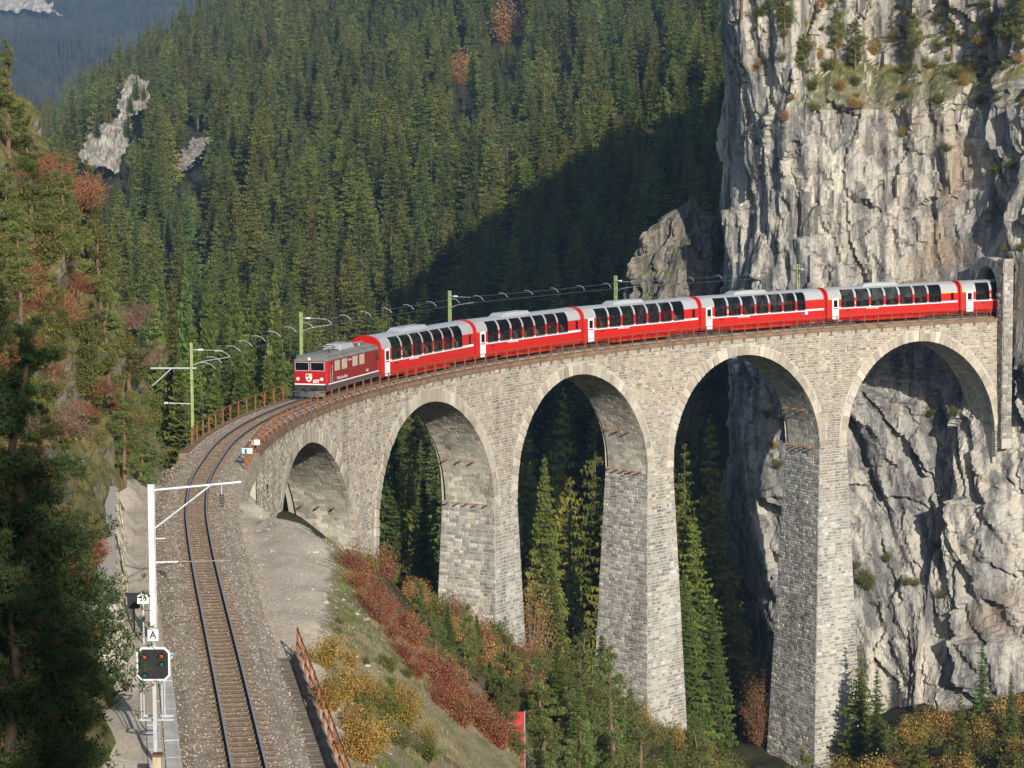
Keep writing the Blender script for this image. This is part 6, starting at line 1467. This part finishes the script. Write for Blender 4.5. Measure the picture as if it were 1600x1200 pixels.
for k in range(10):
    p = sheet_hit(_ht, random.uniform(-5, 120), random.uniform(850, 1090), 12); shrub('yel', p, random.uniform(.5, .8), 'orange yellow shrub half hidden among the dark pines', 'yellow shrubs among the dark pines')
# growth on the cliff
for (u, v, kd, sc) in [(1240, 196, 'yel', .8), (1262, 170, 'grn', .9), (1300, 96, 'grn', 1.2), (1345, 122, 'grn', 1.1), (1280, 130, 'grn', 1.2), (1460, 84, 'grn', 1.2), (1495, 112, 'grn', 1.3), (1520, 150, 'grn', 1.0), (1440, 70, 'grn', 1.2), (1475, 244, 'grn', .9), (1545, 262, 'grn', 1.2), (1570, 270, 'grn', 1.0), (1560, 392, 'grn', .8), (1180, 30, 'grn', 1.3), (1220, 20, 'grn', 1.4), (1580, 60, 'grn', 1.3), (1540, 40, 'grn', 1.2), (1260, 80, 'grn', 1.3), (1480, 640, 'grn', .9), (1455, 652, 'grn', .8), (1530, 615, 'twr', .9), (1190, 640, 'grn', .9), (1200, 690, 'yel', .7), (1205, 722, 'grn', .8), (1452, 850, 'grn', .8), (1388, 872, 'grn', .8), (1430, 908, 'grn', .7), (1465, 922, 'grn', .9), (1410, 905, 'grn', .8), (1345, 920, 'grn', 1.3), (1335, 880, 'grn', 1.0), (1360, 930, 'grn', 1.1), (1585, 400, 'grn', .8), (1400, 215, 'yel', .7), (1325, 160, 'yel', .8)]:
    shrub(kd, sheet_hit(_ct, u, v, 12), sc, {'grn': 'green shrub rooted on a ledge of the pale cliff', 'yel': 'yellowing tuft of growth on a ledge of the pale cliff', 'twr': 'rusty bare bush on the rock under the last arch'}[kd], {'grn': 'green shrubs on the cliff', 'yel': 'yellow tufts on the cliff', 'twr': None}[kd])
for (u, v, sc) in [(1300, 75, .55), (1350, 95, .6), (1205, 40, .6), (1475, 70, .55), (1268, 110, .5), (1420, 60, .5), (1560, 60, .6), (1160, 20, .7), (1240, 60, .5), (1590, 30, .6)]:
    p = sheet_hit(_ct, u, v, 14)
    if p: plant('pine_tree', 'small pine growing from a ledge near the top of the cliff', 'tree', PNM[random.randrange(3)], ('trunk', 'crown'), (p[0], p[1], p[2] - .3), sc, None, 'small pines on the cliff top')
for k in range(55):
    p = sheet_hit(_ct, random.uniform(1150, 1600), random.uniform(0, 165), 8)
    if p and p[2] > 20: shrub('grn' if random.random() < .75 else 'yel', p, random.uniform(.4, 1.0), 'low green and yellow growth on the grassy ledge at the cliff top', 'growth on the cliff top ledge')
# scrub at the foot of the cliff
for k in range(40):
    u = random.uniform(1335, 1620); v = random.uniform(1030, 1215); Yq = random.uniform(205, 222); x, y, z = atY(u, v, Yq); z = max(z, float(hterr(x, Yq)))
    z = float(hterr(x, Yq))
    shrub(random.choice(('grn', 'grn', 'yel')), (x, Yq, z), random.uniform(1.2, 2.4), 'scrub bush at the shaded foot of the cliff', 'scrub at the foot of the cliff')
for (u, v, Y) in [(1535, 1000, 216), (1370, 1040, 214), (1580, 1050, 212), (1500, 1080, 208), (1345, 1000, 218), (1430, 1100, 206)]:
    fixed(u, v, Y, SPR[random.randint(0, 3)], 'spruce_tree', 'small spruce in the scrub at the foot of the cliff', 'small spruces below the cliff', .9)
p = atY(1425, 1140, 206); shrub('yel', (p[0], 206, p[2] - 1.2), 1.6, 'bright orange bush in the scrub below the cliff')
# undergrowth on the gorge slope below the bridge
for k in range(170):
    s = random.uniform(15, 112) if k < 70 else random.uniform(30, 108); o = random.uniform(3.5, 26) if k < 70 else random.uniform(-9, 16)
    if abs(o) < 3.3: o = 3.6 + random.random()*6
    if any(abs(s - p_) < 4 for p_ in PIERS) and abs(o) < 4: continue
    x, y, _z = P3(s, o, 0); z = float(hterr(x, y)); UND.append((x, y, z - .05, random.uniform(.9, 1.9), random.choice((6, 7, 8, 6, 7, 8, 6, 3, 0))))
instancer('undergrowth', UND, [joined(a, b, 'bush', MAT['leaf']) for a, b in RED + YEL + GRN], 'mixed autumn undergrowth and weeds on the slopes below the viaduct', 'undergrowth')
# grass on the slope and along the bench
n = 15000; gxs = RNG.uniform(-9, 6, n); gys = RNG.uniform(58, 118, n); ed_ = np.interp(gys, [e[0] for e in EDGE], [e[1] for e in EDGE]); ok = (gxs > ed_ + .1 - .7*gn(gxs/2, gys/2, 1)) & (gn(gxs/2.2, gys/2.2, 6.6) > -.12); gxs, gys = gxs[ok], gys[ok]; n = len(gxs); gz_ = hterr(gxs, gys)
bl = 5; a = RNG.uniform(0, 6.28, (n, bl)); rr = RNG.uniform(.02, .12, (n, bl)); b = np.stack([gxs[:, None] + rr*np.cos(a), gys[:, None] + rr*np.sin(a), np.broadcast_to(gz_[:, None], a.shape) - .02], -1); hh = RNG.uniform(.10, .32, (n, bl, 1)); d = np.stack([np.cos(a)*.5, np.sin(a)*.5, np.ones_like(a)], -1)
sd = np.stack([-np.sin(a), np.cos(a), np.zeros_like(a)], -1)*.012; V = np.stack([b - sd, b + sd, b + d*hh], 2).reshape(-1, 3)
lush = (gn(gxs/2.6 + 3, gys/4, 2.2) > .12)[:, None]; cg = np.where(lush, np.array([(.17,.22,.045)]), np.array([(.34,.28,.13)])) * RNG.uniform(.7, 1.3, (n, 1))
tag(link('grass', mesh_np('grass', V, [np.arange(len(V)).reshape(-1, 3)], [MAT['leaf']], np.repeat(cg, bl*3, 0))), 'dry and green grass on the slope beside the gravel', 'grass', kind='stuff')

# stones and pebbles scattered over the gravel shelf and the bank
n = 9000; gxs = RNG.uniform(-15, -4, n); gys = RNG.uniform(60, 122, n); ed_ = np.interp(gys, [e[0] for e in EDGE], [e[1] for e in EDGE]); tcx = np.interp(-gys, -CY[SS > 100], CX[SS > 100])
ok = (gxs > tcx + 2.2) & (gxs < ed_ + 2.5); gxs, gys = gxs[ok], gys[ok]; n = len(gxs); c = np.stack([gxs, gys, hterr(gxs, gys) + .005], 1); r = RNG.uniform(.012, .05, n) * np.where(RNG.random(n) < .04, 3.2, 1)
an = RNG.uniform(0, 6.28, n); ca, sa = np.cos(an), np.sin(an); vv = oct_[None] * RNG.uniform(.6, 1.3, (n, 6, 1)); vx = vv[..., 0]*ca[:, None] - vv[..., 1]*sa[:, None]; vy = vv[..., 0]*sa[:, None] + vv[..., 1]*ca[:, None]
V = c[:, None] + np.stack([vx, vy, vv[..., 2]*.7], -1) * r[:, None, None]; cc = np.array([(.44,.38,.30), (.36,.30,.22), (.30,.27,.23), (.55,.50,.42)])[RNG.integers(4, size=n)] * RNG.uniform(.8, 1.15, (n, 1))
tag(link('pebbles', mesh_np('pebbles', V.reshape(-1, 3), [(of[None] + 6*np.arange(n)[:, None, None]).reshape(-1, 3)], [MAT['pebble']], np.repeat(cc, 6, 0))), 'loose pebbles and stones on the gravel shelf by the abutment', 'pebbles', kind='stuff')

# ------------------------------------------------------------------ haze: one closed box of thin air round everything
hz = MB(); hz.box(-1700, 500, -120, 3100, -110, 430)
hm = bpy.data.materials.new('haze'); hm.use_nodes = True; hn = hm.node_tree.nodes; hn.remove(hn['Principled BSDF']); pvn = hn.new('ShaderNodeVolumePrincipled'); pvn.inputs['Color'].default_value = (.36, .62, 1.0, 1); pvn.inputs['Density'].default_value = .000115; pvn.inputs['Anisotropy'].default_value = 0.0
hm.node_tree.links.new(pvn.outputs[0], hn['Material Output'].inputs['Volume'])
tag(hz.build('haze', hm), 'thin bluish air that fades the far mountain', 'haze', kind='stuff')
